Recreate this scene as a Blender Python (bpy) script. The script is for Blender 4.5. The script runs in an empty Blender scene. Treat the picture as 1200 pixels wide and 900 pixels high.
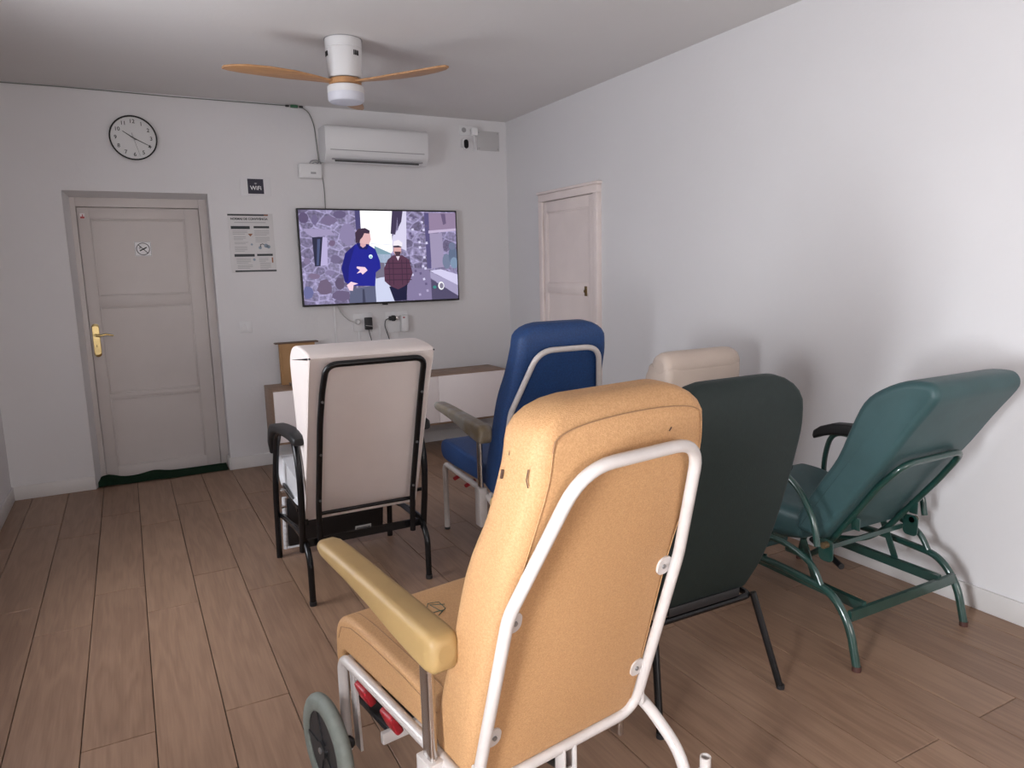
import bpy, bmesh, math, random
from mathutils import Vector, Matrix
random.seed(4)
S = bpy.context.scene
COL = S.collection
PI = math.pi
# ------------------------------------------------------------------ camera
cd = bpy.data.cameras.new('camera'); cam = bpy.data.objects.new('camera', cd); COL.objects.link(cam)
cd.sensor_width = 36; cd.lens = 843.27/1200*36; cd.clip_start = .02
yaw, pitch, roll = math.radians(27.945), math.radians(8.993), math.radians(-1.436)
F = Vector((math.sin(yaw)*math.cos(pitch), math.cos(yaw)*math.cos(pitch), -math.sin(pitch)))
R0 = Vector((math.cos(yaw), -math.sin(yaw), 0)); U0 = R0.cross(F)
RR = math.cos(roll)*R0 + math.sin(roll)*U0; UU = -math.sin(roll)*R0 + math.cos(roll)*U0
cam.matrix_world = Matrix(((RR.x, UU.x, -F.x, 0), (RR.y, UU.y, -F.y, 0), (RR.z, UU.z, -F.z, 1.5), (0, 0, 0, 1)))
S.camera = cam
# ------------------------------------------------------------------ world, light, exposure
w = bpy.data.worlds.new('world'); S.world = w; w.use_nodes = True
w.node_tree.nodes['Background'].inputs[0].default_value = (.72, .82, 1, 1)
w.node_tree.nodes['Background'].inputs[1].default_value = 1.0
S.view_settings.view_transform = 'Standard'; S.view_settings.look = 'None'
S.view_settings.exposure = 0.55; S.view_settings.gamma = 1
S.view_settings.use_curve_mapping = False
def area(name, loc, rot, sx, sy, power, col):
    l = bpy.data.lights.new(name, 'AREA'); l.shape = 'RECTANGLE'; l.size = sx; l.size_y = sy
    l.energy = power; l.color = col
    o = bpy.data.objects.new(name, l); o.location = loc; o.rotation_euler = rot; COL.objects.link(o); return o
XL, XR, YB, YR, ZC = -.82, 3.135, 5.91, -4.2, 2.8
WA = (.06, .52, .56, 1.44)     # left wall window beside the camera: y0,y1,z0,z1
WB = (2.7, 3.7, .85, 2.1)       # left wall window further on, out of frame
WC = (-.1, 2.5, .8, 2.3)         # opening added in the unseen rear wall for the fill light: x0,x1,z0,z1
area('daylight_a', (XL-.28, .29, 1.0), (0, -PI/2, 0), .82, .4, 115, (.93, .96, 1))
area('daylight_b', (XL-.28, 3.2, 1.475), (0, -PI/2, 0), 1.25, 1.0, 38, (.95, .96, 1))
area('fill_light_c', (1.2, YR-.1, 1.55), (PI/2, 0, 0), 2.6, 1.5, 78, (1, .91, .86))  # added fill from behind the camera, evens out the room

# ------------------------------------------------------------------ materials
MC = {}
def mat(name, col, rough=.6, metal=0., var=.0, scale=8., bump=0., bscale=60., coat=0., spec=.5, stretch=None, col2=None):
    if name in MC: return MC[name]
    m = bpy.data.materials.new(name); m.use_nodes = True; nt = m.node_tree; N = nt.nodes; L = nt.links
    b = N['Principled BSDF']; b.inputs['Roughness'].default_value = rough; b.inputs['Metallic'].default_value = metal
    b.inputs['Base Color'].default_value = (*col, 1); b.inputs['Coat Weight'].default_value = coat
    b.inputs['Specular IOR Level'].default_value = spec
    tc = N.new('ShaderNodeTexCoord'); mp = N.new('ShaderNodeMapping'); L.new(tc.outputs['Object'], mp.inputs[0])
    if stretch: mp.inputs['Scale'].default_value = stretch
    if var or col2:
        n = N.new('ShaderNodeTexNoise'); n.inputs['Scale'].default_value = scale; n.inputs['Detail'].default_value = 5
        L.new(mp.outputs[0], n.inputs['Vector'])
        r = N.new('ShaderNodeValToRGB')
        c1 = col2 if col2 else tuple(max(0, c*(1-var)) for c in col); c2 = col if col2 else tuple(min(1, c*(1+var)) for c in col)
        r.color_ramp.elements[0].color = (*c1, 1); r.color_ramp.elements[1].color = (*c2, 1)
        r.color_ramp.elements[0].position = .35; r.color_ramp.elements[1].position = .65
        L.new(n.outputs[0], r.inputs[0]); L.new(r.outputs[0], b.inputs['Base Color'])
    if bump:
        n2 = N.new('ShaderNodeTexNoise'); n2.inputs['Scale'].default_value = bscale; n2.inputs['Detail'].default_value = 4
        L.new(mp.outputs[0], n2.inputs['Vector'])
        bp = N.new('ShaderNodeBump'); bp.inputs['Strength'].default_value = bump; bp.inputs['Distance'].default_value = .004
        L.new(n2.outputs[0], bp.inputs['Height']); L.new(bp.outputs[0], b.inputs['Normal'])
    MC[name] = m; return m
def emis(name, col, s=1.):
    if name in MC: return MC[name]
    m = bpy.data.materials.new(name); m.use_nodes = True; b = m.node_tree.nodes['Principled BSDF']
    b.inputs['Base Color'].default_value = (.01, .01, .01, 1); b.inputs['Roughness'].default_value = .3
    b.inputs['Emission Color'].default_value = (*col, 1); b.inputs['Emission Strength'].default_value = s; b.inputs['Specular IOR Level'].default_value = .1
    MC[name] = m; return m
def lin(r, g, b):
    f = lambda c: (c/255/12.92) if c/255 <= .04045 else ((c/255+.055)/1.055)**2.4
    return (f(r), f(g), f(b))
wall_m = mat('wall_paint', (.70, .69, .70), .85, var=.012, scale=1.5, bump=.25, bscale=35, spec=.3)
ceil_m = mat('ceiling_paint', (.72, .70, .69), .9, var=.015, scale=1.2, bump=.2, bscale=30, spec=.2)
trim_m = mat('white_skirting', (.66, .64, .63), .45, var=.02, scale=5)
door_m = mat('cream_door_paint', (.55, .505, .485), .45, var=.02, scale=4, bump=.08, bscale=25)
door2_m = mat('ivory_door_paint', (.78, .69, .66), .5, var=.03, scale=4, bump=.1, bscale=25)
black_m = mat('black_metal', (.006, .006, .007), .25, .0, spec=.35)
blackp_m = mat('black_plastic', (.015, .015, .017), .5, bump=.15, bscale=200)
white_m = mat('white_plastic', (.72, .72, .73), .4)
whitem_m = mat('white_enamel', (.54, .50, .48), .3, coat=.3, var=.04, scale=20)
chrome_m = mat('steel', (.55, .52, .5), .22, 1.)
brass_m = mat('brass', (.60, .47, .22), .2, 1.)
rubber_m = mat('grey_rubber', (.17, .19, .17), .65, var=.08, scale=30)
red_m = mat('red_plastic', (.32, .012, .02), .4)
dark_m = mat('shadow_gap', (.03, .028, .026), .9)
grey_m = mat('grey_print', (.33, .33, .34), .8)

def plank_material():
    m = bpy.data.materials.new('oak_laminate'); m.use_nodes = True; nt = m.node_tree; N = nt.nodes; L = nt.links
    b = N['Principled BSDF']; b.inputs['Roughness'].default_value = .42; b.inputs['Specular IOR Level'].default_value = .4
    tc = N.new('ShaderNodeTexCoord'); oi = N.new('ShaderNodeObjectInfo')
    mul = N.new('ShaderNodeVectorMath'); mul.operation = 'SCALE'; mul.inputs['Scale'].default_value = 37
    cmb = N.new('ShaderNodeCombineXYZ'); L.new(oi.outputs['Random'], cmb.inputs[0]); L.new(oi.outputs['Random'], cmb.inputs[1])
    L.new(cmb.outputs[0], mul.inputs[0])
    add = N.new('ShaderNodeVectorMath'); L.new(tc.outputs['Object'], add.inputs[0]); L.new(mul.outputs[0], add.inputs[1])
    mp = N.new('ShaderNodeMapping'); mp.inputs['Scale'].default_value = (7, .8, 1); L.new(add.outputs[0], mp.inputs[0])
    n = N.new('ShaderNodeTexNoise'); n.inputs['Scale'].default_value = 1.6; n.inputs['Detail'].default_value = 2
    L.new(mp.outputs[0], n.inputs['Vector'])
    # cathedral grain rings drawn out of a low noise
    m1 = N.new('ShaderNodeMath'); m1.operation = 'MULTIPLY'; m1.inputs[1].default_value = 30; L.new(n.outputs[0], m1.inputs[0])
    m2 = N.new('ShaderNodeMath'); m2.operation = 'SINE'; L.new(m1.outputs[0], m2.inputs[0])
    mp2 = N.new('ShaderNodeMapping'); mp2.inputs['Scale'].default_value = (120, 5, 1); L.new(add.outputs[0], mp2.inputs[0])
    n2 = N.new('ShaderNodeTexNoise'); n2.inputs['Scale'].default_value = 1; n2.inputs['Detail'].default_value = 4
    L.new(mp2.outputs[0], n2.inputs['Vector'])
    s1 = N.new('ShaderNodeMath'); s1.operation = 'MULTIPLY_ADD'; s1.inputs[1].default_value = .10; s1.inputs[2].default_value = .0
    L.new(m2.outputs[0], s1.inputs[0])
    s2 = N.new('ShaderNodeMath'); s2.operation = 'MULTIPLY_ADD'; s2.inputs[1].default_value = .5; L.new(n2.outputs[0], s2.inputs[0]); L.new(s1.outputs[0], s2.inputs[2])
    s3 = N.new('ShaderNodeMath'); s3.operation = 'MULTIPLY_ADD'; s3.inputs[1].default_value = .22; L.new(oi.outputs['Random'], s3.inputs[0]); L.new(s2.outputs[0], s3.inputs[2])
    s4 = N.new('ShaderNodeMath'); s4.operation = 'ADD'; L.new(s3.outputs[0], s4.inputs[0]); s4.inputs[1].default_value = .14
    r = N.new('ShaderNodeValToRGB'); L.new(s4.outputs[0], r.inputs[0])
    r.color_ramp.elements[0].position = .2; r.color_ramp.elements[0].color = (.18, .105, .067, 1)
    r.color_ramp.elements[1].position = .8; r.color_ramp.elements[1].color = (.31, .195, .128, 1)
    L.new(r.outputs[0], b.inputs['Base Color'])
    bp = N.new('ShaderNodeBump'); bp.inputs['Strength'].default_value = .12; bp.inputs['Distance'].default_value = .002
    L.new(n2.outputs[0], bp.inputs['Height']); L.new(bp.outputs[0], b.inputs['Normal'])
    return m
plank_m = plank_material()
oak_m = mat('light_oak_board', (.34, .22, .15), .5, stretch=(2, 2, 14), col2=(.26, .165, .11), scale=6)

# ------------------------------------------------------------------ mesh helpers
def bm_(): return bmesh.new()
def finish(name, bm, m, parent=None, smooth=True, loc=None, ang=40):
    bmesh.ops.recalc_face_normals(bm, faces=bm.faces)
    me = bpy.data.meshes.new(name); bm.to_mesh(me); bm.free()
    for mm in (m if isinstance(m, (list, tuple)) else [m]): me.materials.append(mm)
    if smooth:
        me.shade_smooth()
        try: me.set_sharp_from_angle(angle=math.radians(ang))
        except Exception: pass
        for p in me.polygons:
            if len(p.vertices) > 8: p.use_smooth = False
    o = bpy.data.objects.new(name, me); COL.objects.link(o)
    if parent: o.parent = parent
    if loc: o.location = loc
    return o
def box(bm, x0, x1, y0, y1, z0, z1, bev=0., seg=2, mi=0, M=None):
    vs = [bm.verts.new(((x0, x1)[i & 1], (y0, y1)[(i >> 1) & 1], (z0, z1)[(i >> 2) & 1])) for i in range(8)]
    fs = [bm.faces.new([vs[i] for i in q]) for q in ((0, 1, 3, 2), (4, 6, 7, 5), (0, 4, 5, 1), (2, 3, 7, 6), (0, 2, 6, 4), (1, 5, 7, 3))]
    for f in fs: f.material_index = mi
    out = vs
    if bev > 0:
        es = list({e for f in fs for e in f.edges})
        r = bmesh.ops.bevel(bm, geom=es, offset=bev, segments=seg, affect='EDGES', profile=.5)
        out = list({v for f in r['faces'] for v in f.verts} | {v for v in vs if v.is_valid})
        for f in r['faces']: f.material_index = mi
    if M is not None: bmesh.ops.transform(bm, matrix=M, verts=out)
    return out
def ring_faces(bm, rings, cap=True, closed=False, mi=0):
    V = [[bm.verts.new(p) for p in r] for r in rings]; n = len(V[0])
    K = len(V)
    for a in range(K if closed else K-1):
        A, B = V[a], V[(a+1) % K]
        for i in range(n):
            f = bm.faces.new((A[i], A[(i+1) % n], B[(i+1) % n], B[i])); f.material_index = mi
    if cap and not closed:
        bm.faces.new(V[0][::-1]).material_index = mi; bm.faces.new(V[-1]).material_index = mi
def fillet(pts, r, seg=6):
    P = [Vector(p) for p in pts]; out = [P[0]]
    for i in range(1, len(P)-1):
        a, b, c = P[i-1], P[i], P[i+1]; rr = r[i] if isinstance(r, (list, tuple)) else r
        d1 = (a-b); d2 = (c-b); l = min(rr, d1.length*.48, d2.length*.48)
        if l < 1e-4: out.append(b); continue
        p1 = b+d1.normalized()*l; p2 = b+d2.normalized()*l
        for k in range(seg+1):
            t = k/seg; out.append(p1*(1-t)**2+b*2*t*(1-t)+p2*t*t)
    out.append(P[-1]); return out
def tube(bm, pts, r, fil=0., n=12, seg=6, closed=False, prof=None, mi=0):
    P = fillet(pts, fil, seg) if fil else [Vector(p) for p in pts]
    K = len(P); rings = []
    up = None
    for i in range(K):
        if closed: t = (P[(i+1) % K]-P[i-1]).normalized()
        else: t = (P[min(i+1, K-1)]-P[max(i-1, 0)]).normalized()
        if up is None:
            up = Vector((0, 0, 1)) if abs(t.z) < .8 else Vector((0, 1, 0))
        s = t.cross(up).normalized(); up = s.cross(t).normalized()
        rr = r[i] if isinstance(r, list) else r
        if prof: rings.append([P[i]+s*a+up*b for a, b in prof])
        else: rings.append([P[i]+(s*math.cos(2*PI*k/n)+up*math.sin(2*PI*k/n))*rr for k in range(n)])
    ring_faces(bm, rings, cap=True, closed=closed, mi=mi)
def rrect(hu, ht, r, n=5):
    r = min(r, hu*.98, ht*.98); out = []
    for cx, cy, a0 in ((hu-r, ht-r, 0), (-hu+r, ht-r, 90), (-hu+r, -ht+r, 180), (hu-r, -ht+r, 270)):
        for k in range(n+1):
            a = math.radians(a0+90*k/n); out.append((cx+r*math.cos(a), cy+r*math.sin(a)))
    return out
def cyl(bm, c, axis, r, h, n=24, bev=0., mi=0, r2=None):
    a = Vector(axis).normalized(); u = a.orthogonal().normalized(); v = a.cross(u); c = Vector(c)
    r2 = r if r2 is None else r2
    prof = [(0, r), (h, r2)] if not bev else [(0, r-bev), (bev*.3, r-bev*.3), (bev, r), (h-bev, r2), (h-bev*.3, r2-bev*.3), (h, r2-bev)]
    ring_faces(bm, [[c+a*z+(u*math.cos(2*PI*k/n)+v*math.sin(2*PI*k/n))*q for k in range(n)] for z, q in prof], mi=mi)
def lathe(bm, c, axis, prof, n=32, mi=0):
    a = Vector(axis).normalized(); u = a.orthogonal().normalized(); v = a.cross(u); c = Vector(c)
    ring_faces(bm, [[c+a*z+(u*math.cos(2*PI*k/n)+v*math.sin(2*PI*k/n))*q for k in range(n)] for z, q in prof], mi=mi)
def smoothpath(st, per=5):
    """Catmull-Rom through station tuples"""
    out = []; n = len(st)
    for i in range(n-1):
        p0, p1, p2, p3 = st[max(i-1, 0)], st[i], st[i+1], st[min(i+2, n-1)]
        for k in range(per):
            t = k/per
            out.append(tuple(.5*((2*b)+(-a+c)*t+(2*a-5*b+4*c-d)*t*t+(-a+3*b-3*c+d)*t**3) for a, b, c, d in zip(p0, p1, p2, p3)))
    out.append(st[-1]); return out
def pad(bm, st, cr=.035, endlo=(.02, .02, .02), endhi=(.06, .05, .04), per=4, u0=0., crown=0.):
    """cushion swept in the v-z plane. st: (v, z, thickness, halfwidth) of the rear/lower face; the other face lies to the left of travel when seen from +u ... normal = rot(tangent)"""
    st = smoothpath(st, per); K = len(st); rings = []; info = []
    for i, (v, z, t, hw) in enumerate(st):
        a, b = st[max(i-1, 0)], st[min(i+1, K-1)]
        T = Vector((0, b[0]-a[0], b[1]-a[1])).normalized(); Nn = Vector((0, T.z, -T.y))
        info.append((Vector((0, v, z)), T, Nn, t, hw))
    def ring(c, Nn, t, hw, di, du, r):
        hw2 = max(hw-du, .004); t2 = max(t-2*di, .004)
        cc = c+Nn*(t/2)
        pts = []
        for a, b in rrect(hw2, t2/2, r, 5):
            bb = b*(1+crown*(1-(a/hw2)**2))
            pts.append(Vector((u0+a, 0, 0))+cc+Nn*bb)
        return pts
    (du, dt, Ln) = endlo; c, T, Nn, t, hw = info[0]
    for k in range(5):
        f = math.radians(90*(1-k/5)); rings.append(ring(c-T*Ln*(math.sin(f)), Nn, t, hw, dt*(1-math.cos(f)), du*(1-math.cos(f)), cr))
    for c, T, Nn, t, hw in info: rings.append(ring(c, Nn, t, hw, 0, 0, cr))
    (du, dt, Ln) = endhi
    for k in range(1, 7):
        f = math.radians(90*k/6); rings.append(ring(c+T*Ln*math.sin(f), Nn, t, hw, dt*(1-math.cos(f)), du*(1-math.cos(f)), cr*(1-.5*k/6)))
    ring_faces(bm, rings)
    return info
def tag(o, label=None, cat=None, group=None, kind=None):
    if label: o['label'] = label
    if cat: o['category'] = cat
    if group: o['group'] = group
    if kind: o['kind'] = kind
    return o
def empty(name, loc, rz=0, label=None, cat=None, group=None, kind=None):
    if cat == 'chair': group = 'care chairs facing the television'
    o = bpy.data.objects.new(name, None); o.location = loc; o.rotation_euler = (0, 0, rz); o.empty_display_size = .1
    COL.objects.link(o); return tag(o, label, cat, group, kind)
def text_into(bm, s, size, M, mi=0, depth=.0006, bold=0.):
    cu = bpy.data.curves.new('t', 'FONT'); cu.body = s; cu.size = size; cu.extrude = depth; cu.align_x = 'CENTER'; cu.align_y = 'CENTER'
    cu.offset = bold; cu.resolution_u = 3
    o = bpy.data.objects.new('t', cu); COL.objects.link(o)
    dg = bpy.context.evaluated_depsgraph_get(); me = bpy.data.meshes.new_from_object(o.evaluated_get(dg))
    me.transform(M); n0 = len(bm.faces); bm.from_mesh(me); bm.faces.ensure_lookup_table()
    for f in list(bm.faces)[n0:]: f.material_index = mi
    bpy.data.objects.remove(o); bpy.data.curves.remove(cu); bpy.data.meshes.remove(me)
def wallM(x, y, z, rz=0):    # text facing -y on a wall at y
    return Matrix.Translation((x, y, z)) @ Matrix.Rotation(rz, 4, 'Y') @ Matrix.Rotation(PI/2, 4, 'X')

# ------------------------------------------------------------------ the room shell
def struct(name, bm, m, parent=None, smooth=False):
    o = finish(name, bm, m, parent, smooth); o['kind'] = 'structure'; return o
b = bm_(); box(b, XL-.35, XR+.3, YR-.3, 6.3, -.2, -.012); FLOOR = struct('floor', b, dark_m)
b = bm_(); box(b, XL-.35, XR+.3, YR-.3, 6.3, ZC, ZC+.2); struct('ceiling', b, ceil_m)
def slab_y(bm, x0, x1, z0, z1, y0, y1, hx0, hx1, hz0, hz1):
    box(bm, x0, hx0, y0, y1, z0, z1); box(bm, hx1, x1, y0, y1, z0, z1); box(bm, hx0, hx1, y0, y1, hz1, z1)
    if hz0 > z0: box(bm, hx0, hx1, y0, y1, z0, hz0)
# back wall with splayed door recess
b = bm_(); slab_y(b, XL-.3, XR+.3, 0, ZC, YB, YB+.14, -.313, .614, 0, 2.115)
def quad(bm, *p, mi=0):
    f = bm.faces.new([bm.verts.new(q) for q in p]); f.material_index = mi; return f
for (ax, az), (bx, bz), (cx_, cz), (dx, dz) in (((-.312, 0), (-.312, 2.114), (-.277, 2.08), (-.277, 0)), ((-.312, 2.114), (.613, 2.114), (.611, 2.08), (-.277, 2.08))):
    quad(b, (ax, YB+.001, az), (bx, YB+.001, bz), (cx_, YB+.14, cz), (dx, YB+.14, dz))
box(b, XL-.3, XR+.3, YB+.2, YB+.3, 0, ZC)
struct('wall_back', b, wall_m)
b = bm_(); box(b, XR, XR+.25, YR-.3, YB+.2, 0, ZC); struct('wall_right', b, wall_m)
# left wall with two deep window openings
b = bm_()
x0, x1 = XL-.3, XL
ys = [YR-.3, WA[0], WA[1], WB[0], WB[1], YB+.2]
box(b, x0, x1, ys[0], ys[1], 0, ZC); box(b, x0, x1, ys[2], ys[3], 0, ZC); box(b, x0, x1, ys[4], ys[5], 0, ZC)
for W in (WA, WB):
    box(b, x0, x1, W[0], W[1], W[3], ZC)
    if W[2] > 0: box(b, x0, x1, W[0], W[1], 0, W[2])
struct('wall_left', b, wall_m)
b = bm_(); slab_y(b, XL-.3, XR+.3, 0, ZC, YR-.3, YR, WC[0], WC[1], WC[2], WC[3]); struct('wall_rear', b, wall_m)
# window frames (all out of the frame)
def win_frame(i, axis, a0, a1, z0, z1, c):
    e = empty('window_%d' % i, (0, 0, 0), kind='structure')
    b = bm_(); t = .05
    for (p0, p1, q0, q1) in ((a0, a0+t, z0, z1), (a1-t, a1, z0, z1), (a0+t, a1-t, z0, z0+t), (a0+t, a1-t, z1-t, z1), ((a0+a1)/2-.03, (a0+a1)/2+.03, z0+t, z1-t)):
        if axis == 'x': box(b, c, c+.05, p0, p1, q0, q1, .004)
        else: box(b, p0, p1, c, c+.05, q0, q1, .004)
    finish('window_frame', b, white_m, e)
win_frame(1, 'x', WA[0], WA[1], WA[2], WA[3], XL-.25)
win_frame(2, 'x', WB[0], WB[1], WB[2], WB[3], XL-.25)
win_frame(3, 'y', WC[0], WC[1], WC[2], WC[3], YR-.08)  # made-up window frame around the opening of the rear fill light
# floor planks, each its own piece
PW, PL = .2188, 1.318
def plank_mesh(x0, x1, y0, y1):
    b = bm_(); g = .0014
    cx, cy = (x0+x1)/2, (y0+y1)/2
    box(b, x0-cx+g, x1-cx-g, y0-cy+g, y1-cy-g, -.012, 0, .0015, 1)
    bmesh.ops.recalc_face_normals(b, faces=b.faces)
    me = bpy.data.meshes.new('floor_plank'); b.to_mesh(me); b.free(); me.materials.append(plank_m); return me, (cx, cy, 0)
cache = {}
xk = -.484 - 2*PW; k = -2
while xk < XR:
    a0, a1 = max(xk, XL), min(xk+PW, XR)
    off = 3.845 if k % 2 == 1 else 3.515
    y = off - PL*5
    while y < YB+.13:
        c0, c1 = max(y, YR), y+PL
        lim = YB
        if a1 > -.30 and a0 < .60 and c1 > YB: lim = YB+.135
        c1 = min(c1, lim)
        if c1-c0 > .01 and a1-a0 > .01:
            key = (round(a1-a0, 4), round(c1-c0, 4))
            if key not in cache: cache[key] = plank_mesh(a0, a1, c0, c1)[0]
            o = bpy.data.objects.new('floor_plank', cache[key]); o.location = ((a0+a1)/2, (c0+c1)/2, 0); o.parent = FLOOR; COL.objects.link(o)
        y += PL
    xk += PW; k += 1
# skirting
def skirt(name, segs):
    b = bm_()
    for (x0, x1, y0, y1) in segs:
        box(b, x0, x1, y0, y1, 0, .098, .003, 2); 
    struct(name, b, trim_m, smooth=True)
T = .014
skirt('baseboard_back', [(XL, -.313, YB-T, YB), (.614, XR, YB-T, YB), (.600, .614, YB-T, YB+.13)])
skirt('baseboard_right', [(XR-T, XR, YR, 4.46), (XR-T, XR, 5.295, YB-T)])
skirt('baseboard_left', [(XL, XL+T, YR, YB-T)])

# ------------------------------------------------------------------ panelled doors
def door_leaf(parent, wdt, hgt, panels, m, depth=.012):
    """door built in local x (0..wdt), z; front faces -y at y=0"""
    b = bm_()
    xs0, xs1 = panels[0][0], panels[0][1]
    box(b, 0, xs0, 0, .035, 0, hgt, .002); box(b, xs1, wdt, 0, .035, 0, hgt, .002)
    zs = [0]+[z for p in panels for z in (p[2], p[3])]+[hgt]
    for i in range(0, len(zs), 2): box(b, xs0, xs1, 0, .035, zs[i], zs[i+1], .0015)
    finish('leaf_frame', b, m, parent)
    for (a, c, z0, z1) in panels:
        b = bm_(); box(b, a, c, depth, depth+.015, z0, z1)
        for (p0, p1, q0, q1) in ((a, a+.012, z0, z1), (c-.012, c, z0, z1), (a+.012, c-.012, z0, z0+.012), (a+.012, c-.012, z1-.012, z1)):
            box(b, p0, p1, .004, depth, q0, q1, .003)
        finish('panel', b, m, parent)
D1 = empty('door_1', (-.243, YB+.14, 0), kind='structure')
door_leaf(D1, .796, 2.015, [(.076, .695, .11, .63), (.076, .695, .665, 1.306), (.076, .695, 1.386, 1.935)], door_m)
b = bm_()
box(b, -.06, -.003, -.012, .03, 0, 2.12, .003); box(b, .799, .90, -.012, .03, 0, 2.12, .003); box(b, -.003, .799, -.012, .03, 2.018, 2.12, .003)
finish('door_frame', b, door_m, D1)
h = bm_()
ring_faces(h, [[Vector((.034+a, yy, 1.068+c)) for a, c in rrect(.024*s, .122*s, .024*s, 6)] for yy, s in ((0, 1), (-.004, 1), (-.009, .86))])
lathe(h, (.032, -.008, 1.105), (0, -1, 0), [(0, .013), (.01, .012), (.012, .008), (.045, .008)], 16)
tube(h, [(.032, -.05, 1.105), (.055, -.053, 1.103), (.10, -.05, 1.112), (.145, -.048, 1.10)], [.0085, .009, .0075, .0055], n=10)
cyl(h, (.032, -.013, 1.03), (0, 1, 0), .008, .006, 14)
finish('door_handle', h, brass_m, D1)
b = bm_(); box(b, .0305, .0335, -.0142, -.012, 1.018, 1.036); finish('keyhole', b, blackp_m, D1)
# no smoking sticker
sign = empty('no_smoking_sign', (-.243+.397, YB+.14, 1.722), label='small white no smoking sticker on the upper panel of the cream door', cat='sign')
b = bm_(); box(b, -.056, .056, .0095, .0119, -.053, .053)
finish('sticker', b, mat('sticker_white', (.8, .79, .8), .5), sign, False)
b = bm_()
for rr in (.043,):
    pts = [(rr*math.cos(2*PI*k/32), .009, rr*math.sin(2*PI*k/32)) for k in range(32)]
    tube(b, pts, .0025, n=6, closed=True)
tube(b, [(-.03, .009, .03), (.03, .009, -.03)], .0028, n=6)
tube(b, [(-.022, .009, -.014), (.026, .009, .012)], .0045, n=6)
tube(b, [(-.022, .009, .0), (-.027, .009, .008), (-.018, .009, .014), (-.024, .009, .024)], .0014, n=6)
tube(b, [(-.014, .009, .002), (-.018, .009, .01), (-.011, .009, .018)], .0014, n=6)
for p in ((-.053, -.05, .053, -.05), (-.053, .05, .053, .05), (-.053, -.05, -.053, .05), (.053, -.05, .053, .05)): tube(b, [(p[0], .0095, p[1]), (p[2], .0095, p[3])], .001, n=4)
finish('no_smoking_symbol', b, blackp_m, sign)
st = bm_(); box(st, -.226, -.196, -.002, 0, 0, .038); 
o = finish('door_sticker', st, mat('tag_white', (.75, .7, .7), .5), None, False, (0, YB+.1395, 1.935)); tag(o, 'tiny white and red sticker at the top left corner of the cream door', 'sticker')
st = bm_(); box(st, -.224, -.198, -.0032, -.002, .002, .016); box(st, -.212, -.206, -.0032, -.002, .016, .03); finish('red_print', st, mat('red_print', (.4, .05, .05), .5), o, False)

# door 2 on right wall, local x runs toward -y
D2 = empty('door_2', (XR-.026, 5.232, 0), -PI/2, kind='structure')
door_leaf(D2, .728, 2.04, [(.047, .655, .14, .72), (.047, .655, .78, 1.31), (.047, .655, 1.385, 1.955)], door2_m, .011)
b = bm_()
for (p0, p1, q0, q1) in ((-.062, -.004, 0, 2.045), (.732, .785, 0, 2.045), (-.062, .785, 2.045, 2.104)):
    box(b, p0, p1, -.016, .03, q0, q1, .005)
box(b, -.075, .798, -.026, .03, 2.105, 2.126, .005)
finish('door_frame', b, door2_m, D2)
b = bm_(); box(b, .60, .632, -.006, 0, 1.29, 1.365, .003); cyl(b, (.616, -.004, 1.327), (0, -1, 0), .011, .012, 14); finish('lock_plate', b, mat('aged_brass', (.2, .14, .06), .4, .8), D2)
b = bm_(); box(b, .66, .745, -.022, 0, 1.045, 1.10, .003); box(b, .60, .64, -.012, 0, .985, 1.0, .002); cyl(b, (.70, -.02, 1.072), (1, 0, 0), .006, .07, 10); finish('bolt_latch', b, door2_m, D2)
for z in (1.86, 1.27, .4):
    b = bm_(); cyl(b, (-.004, -.012, z-.045), (0, 0, 1), .007, .09, 10); finish('hinge', b, door2_m, D2)

# green turf strip in the recess, lifted at its left end
b = bm_(); n = 26; rows = []
random.seed(8)
for i in range(n+1):
    s = i/n; x = -.300+s*.890
    lift = .035*math.exp(-((s-.07)/.08)**2)+.022*math.exp(-((s-.42)/.09)**2)+.006
    fr = YB-.008+.006*math.sin(s*9); bk = YB+.118
    rows.append([(x, fr, .004+lift*.25), (x, fr+.04, .012+lift*.9), (x, bk-.03, .018+lift*1.0), (x, bk, .03+lift*.9)])
V = [[b.verts.new(p) for p in r] for r in rows]
for i in range(n):
    for j in range(3): b.faces.new((V[i][j], V[i][j+1], V[i+1][j+1], V[i+1][j]))
r = bmesh.ops.solidify(b, geom=b.faces[:], thickness=-.008)
o = finish('door_mat', b, mat('green_turf', (.012, .06, .025), .95, col2=(.005, .028, .012), scale=160, bump=1., bscale=320))
tag(o, 'dark green artificial turf strip rumpled at the foot of the cream door', 'mat')

# ------------------------------------------------------------------ things on the back wall
# clock
CX, CZ = .161, 2.483
ck = empty('wall_clock', (CX, YB, CZ), label='round white wall clock with thin black rim above the cream door', cat='clock')
b = bm_(); lathe(b, (0, 0, 0), (0, -1, 0), [(0, .148), (.03, .152), (.034, .149), (.034, .143), (.018, .142), (.018, .01)], 48); finish('rim', b, black_m, ck)
b = bm_(); cyl(b, (0, -.0165, 0), (0, -1, 0), .142, .003, 48); finish('dial', b, mat('dial_white', (.66, .66, .66), .5), ck)
for i in range(12):
    a = math.radians(90-30*(i+1)); b = bm_()
    text_into(b, str(i+1), .037, wallM(.112*math.cos(a), -.0205, .112*math.sin(a)), bold=.0004)
    finish('numeral', b, blackp_m, ck, False)
def hand(name, ang, ln, wd, back, yy):
    b = bm_(); a = math.radians(90-ang); d = Vector((math.cos(a), 0, math.sin(a))); p = Vector((-d.z, 0, d.x))
    base = Vector((0, yy, 0)); t = Vector((0, -.0015, 0))
    q = [base-d*back-p*wd, base-d*back+p*wd, base+d*ln+p*wd*.6, base+d*ln-p*wd*.6]
    ring_faces(b, [q, [v+t for v in q]]); finish(name, b, blackp_m, ck, False)
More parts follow.
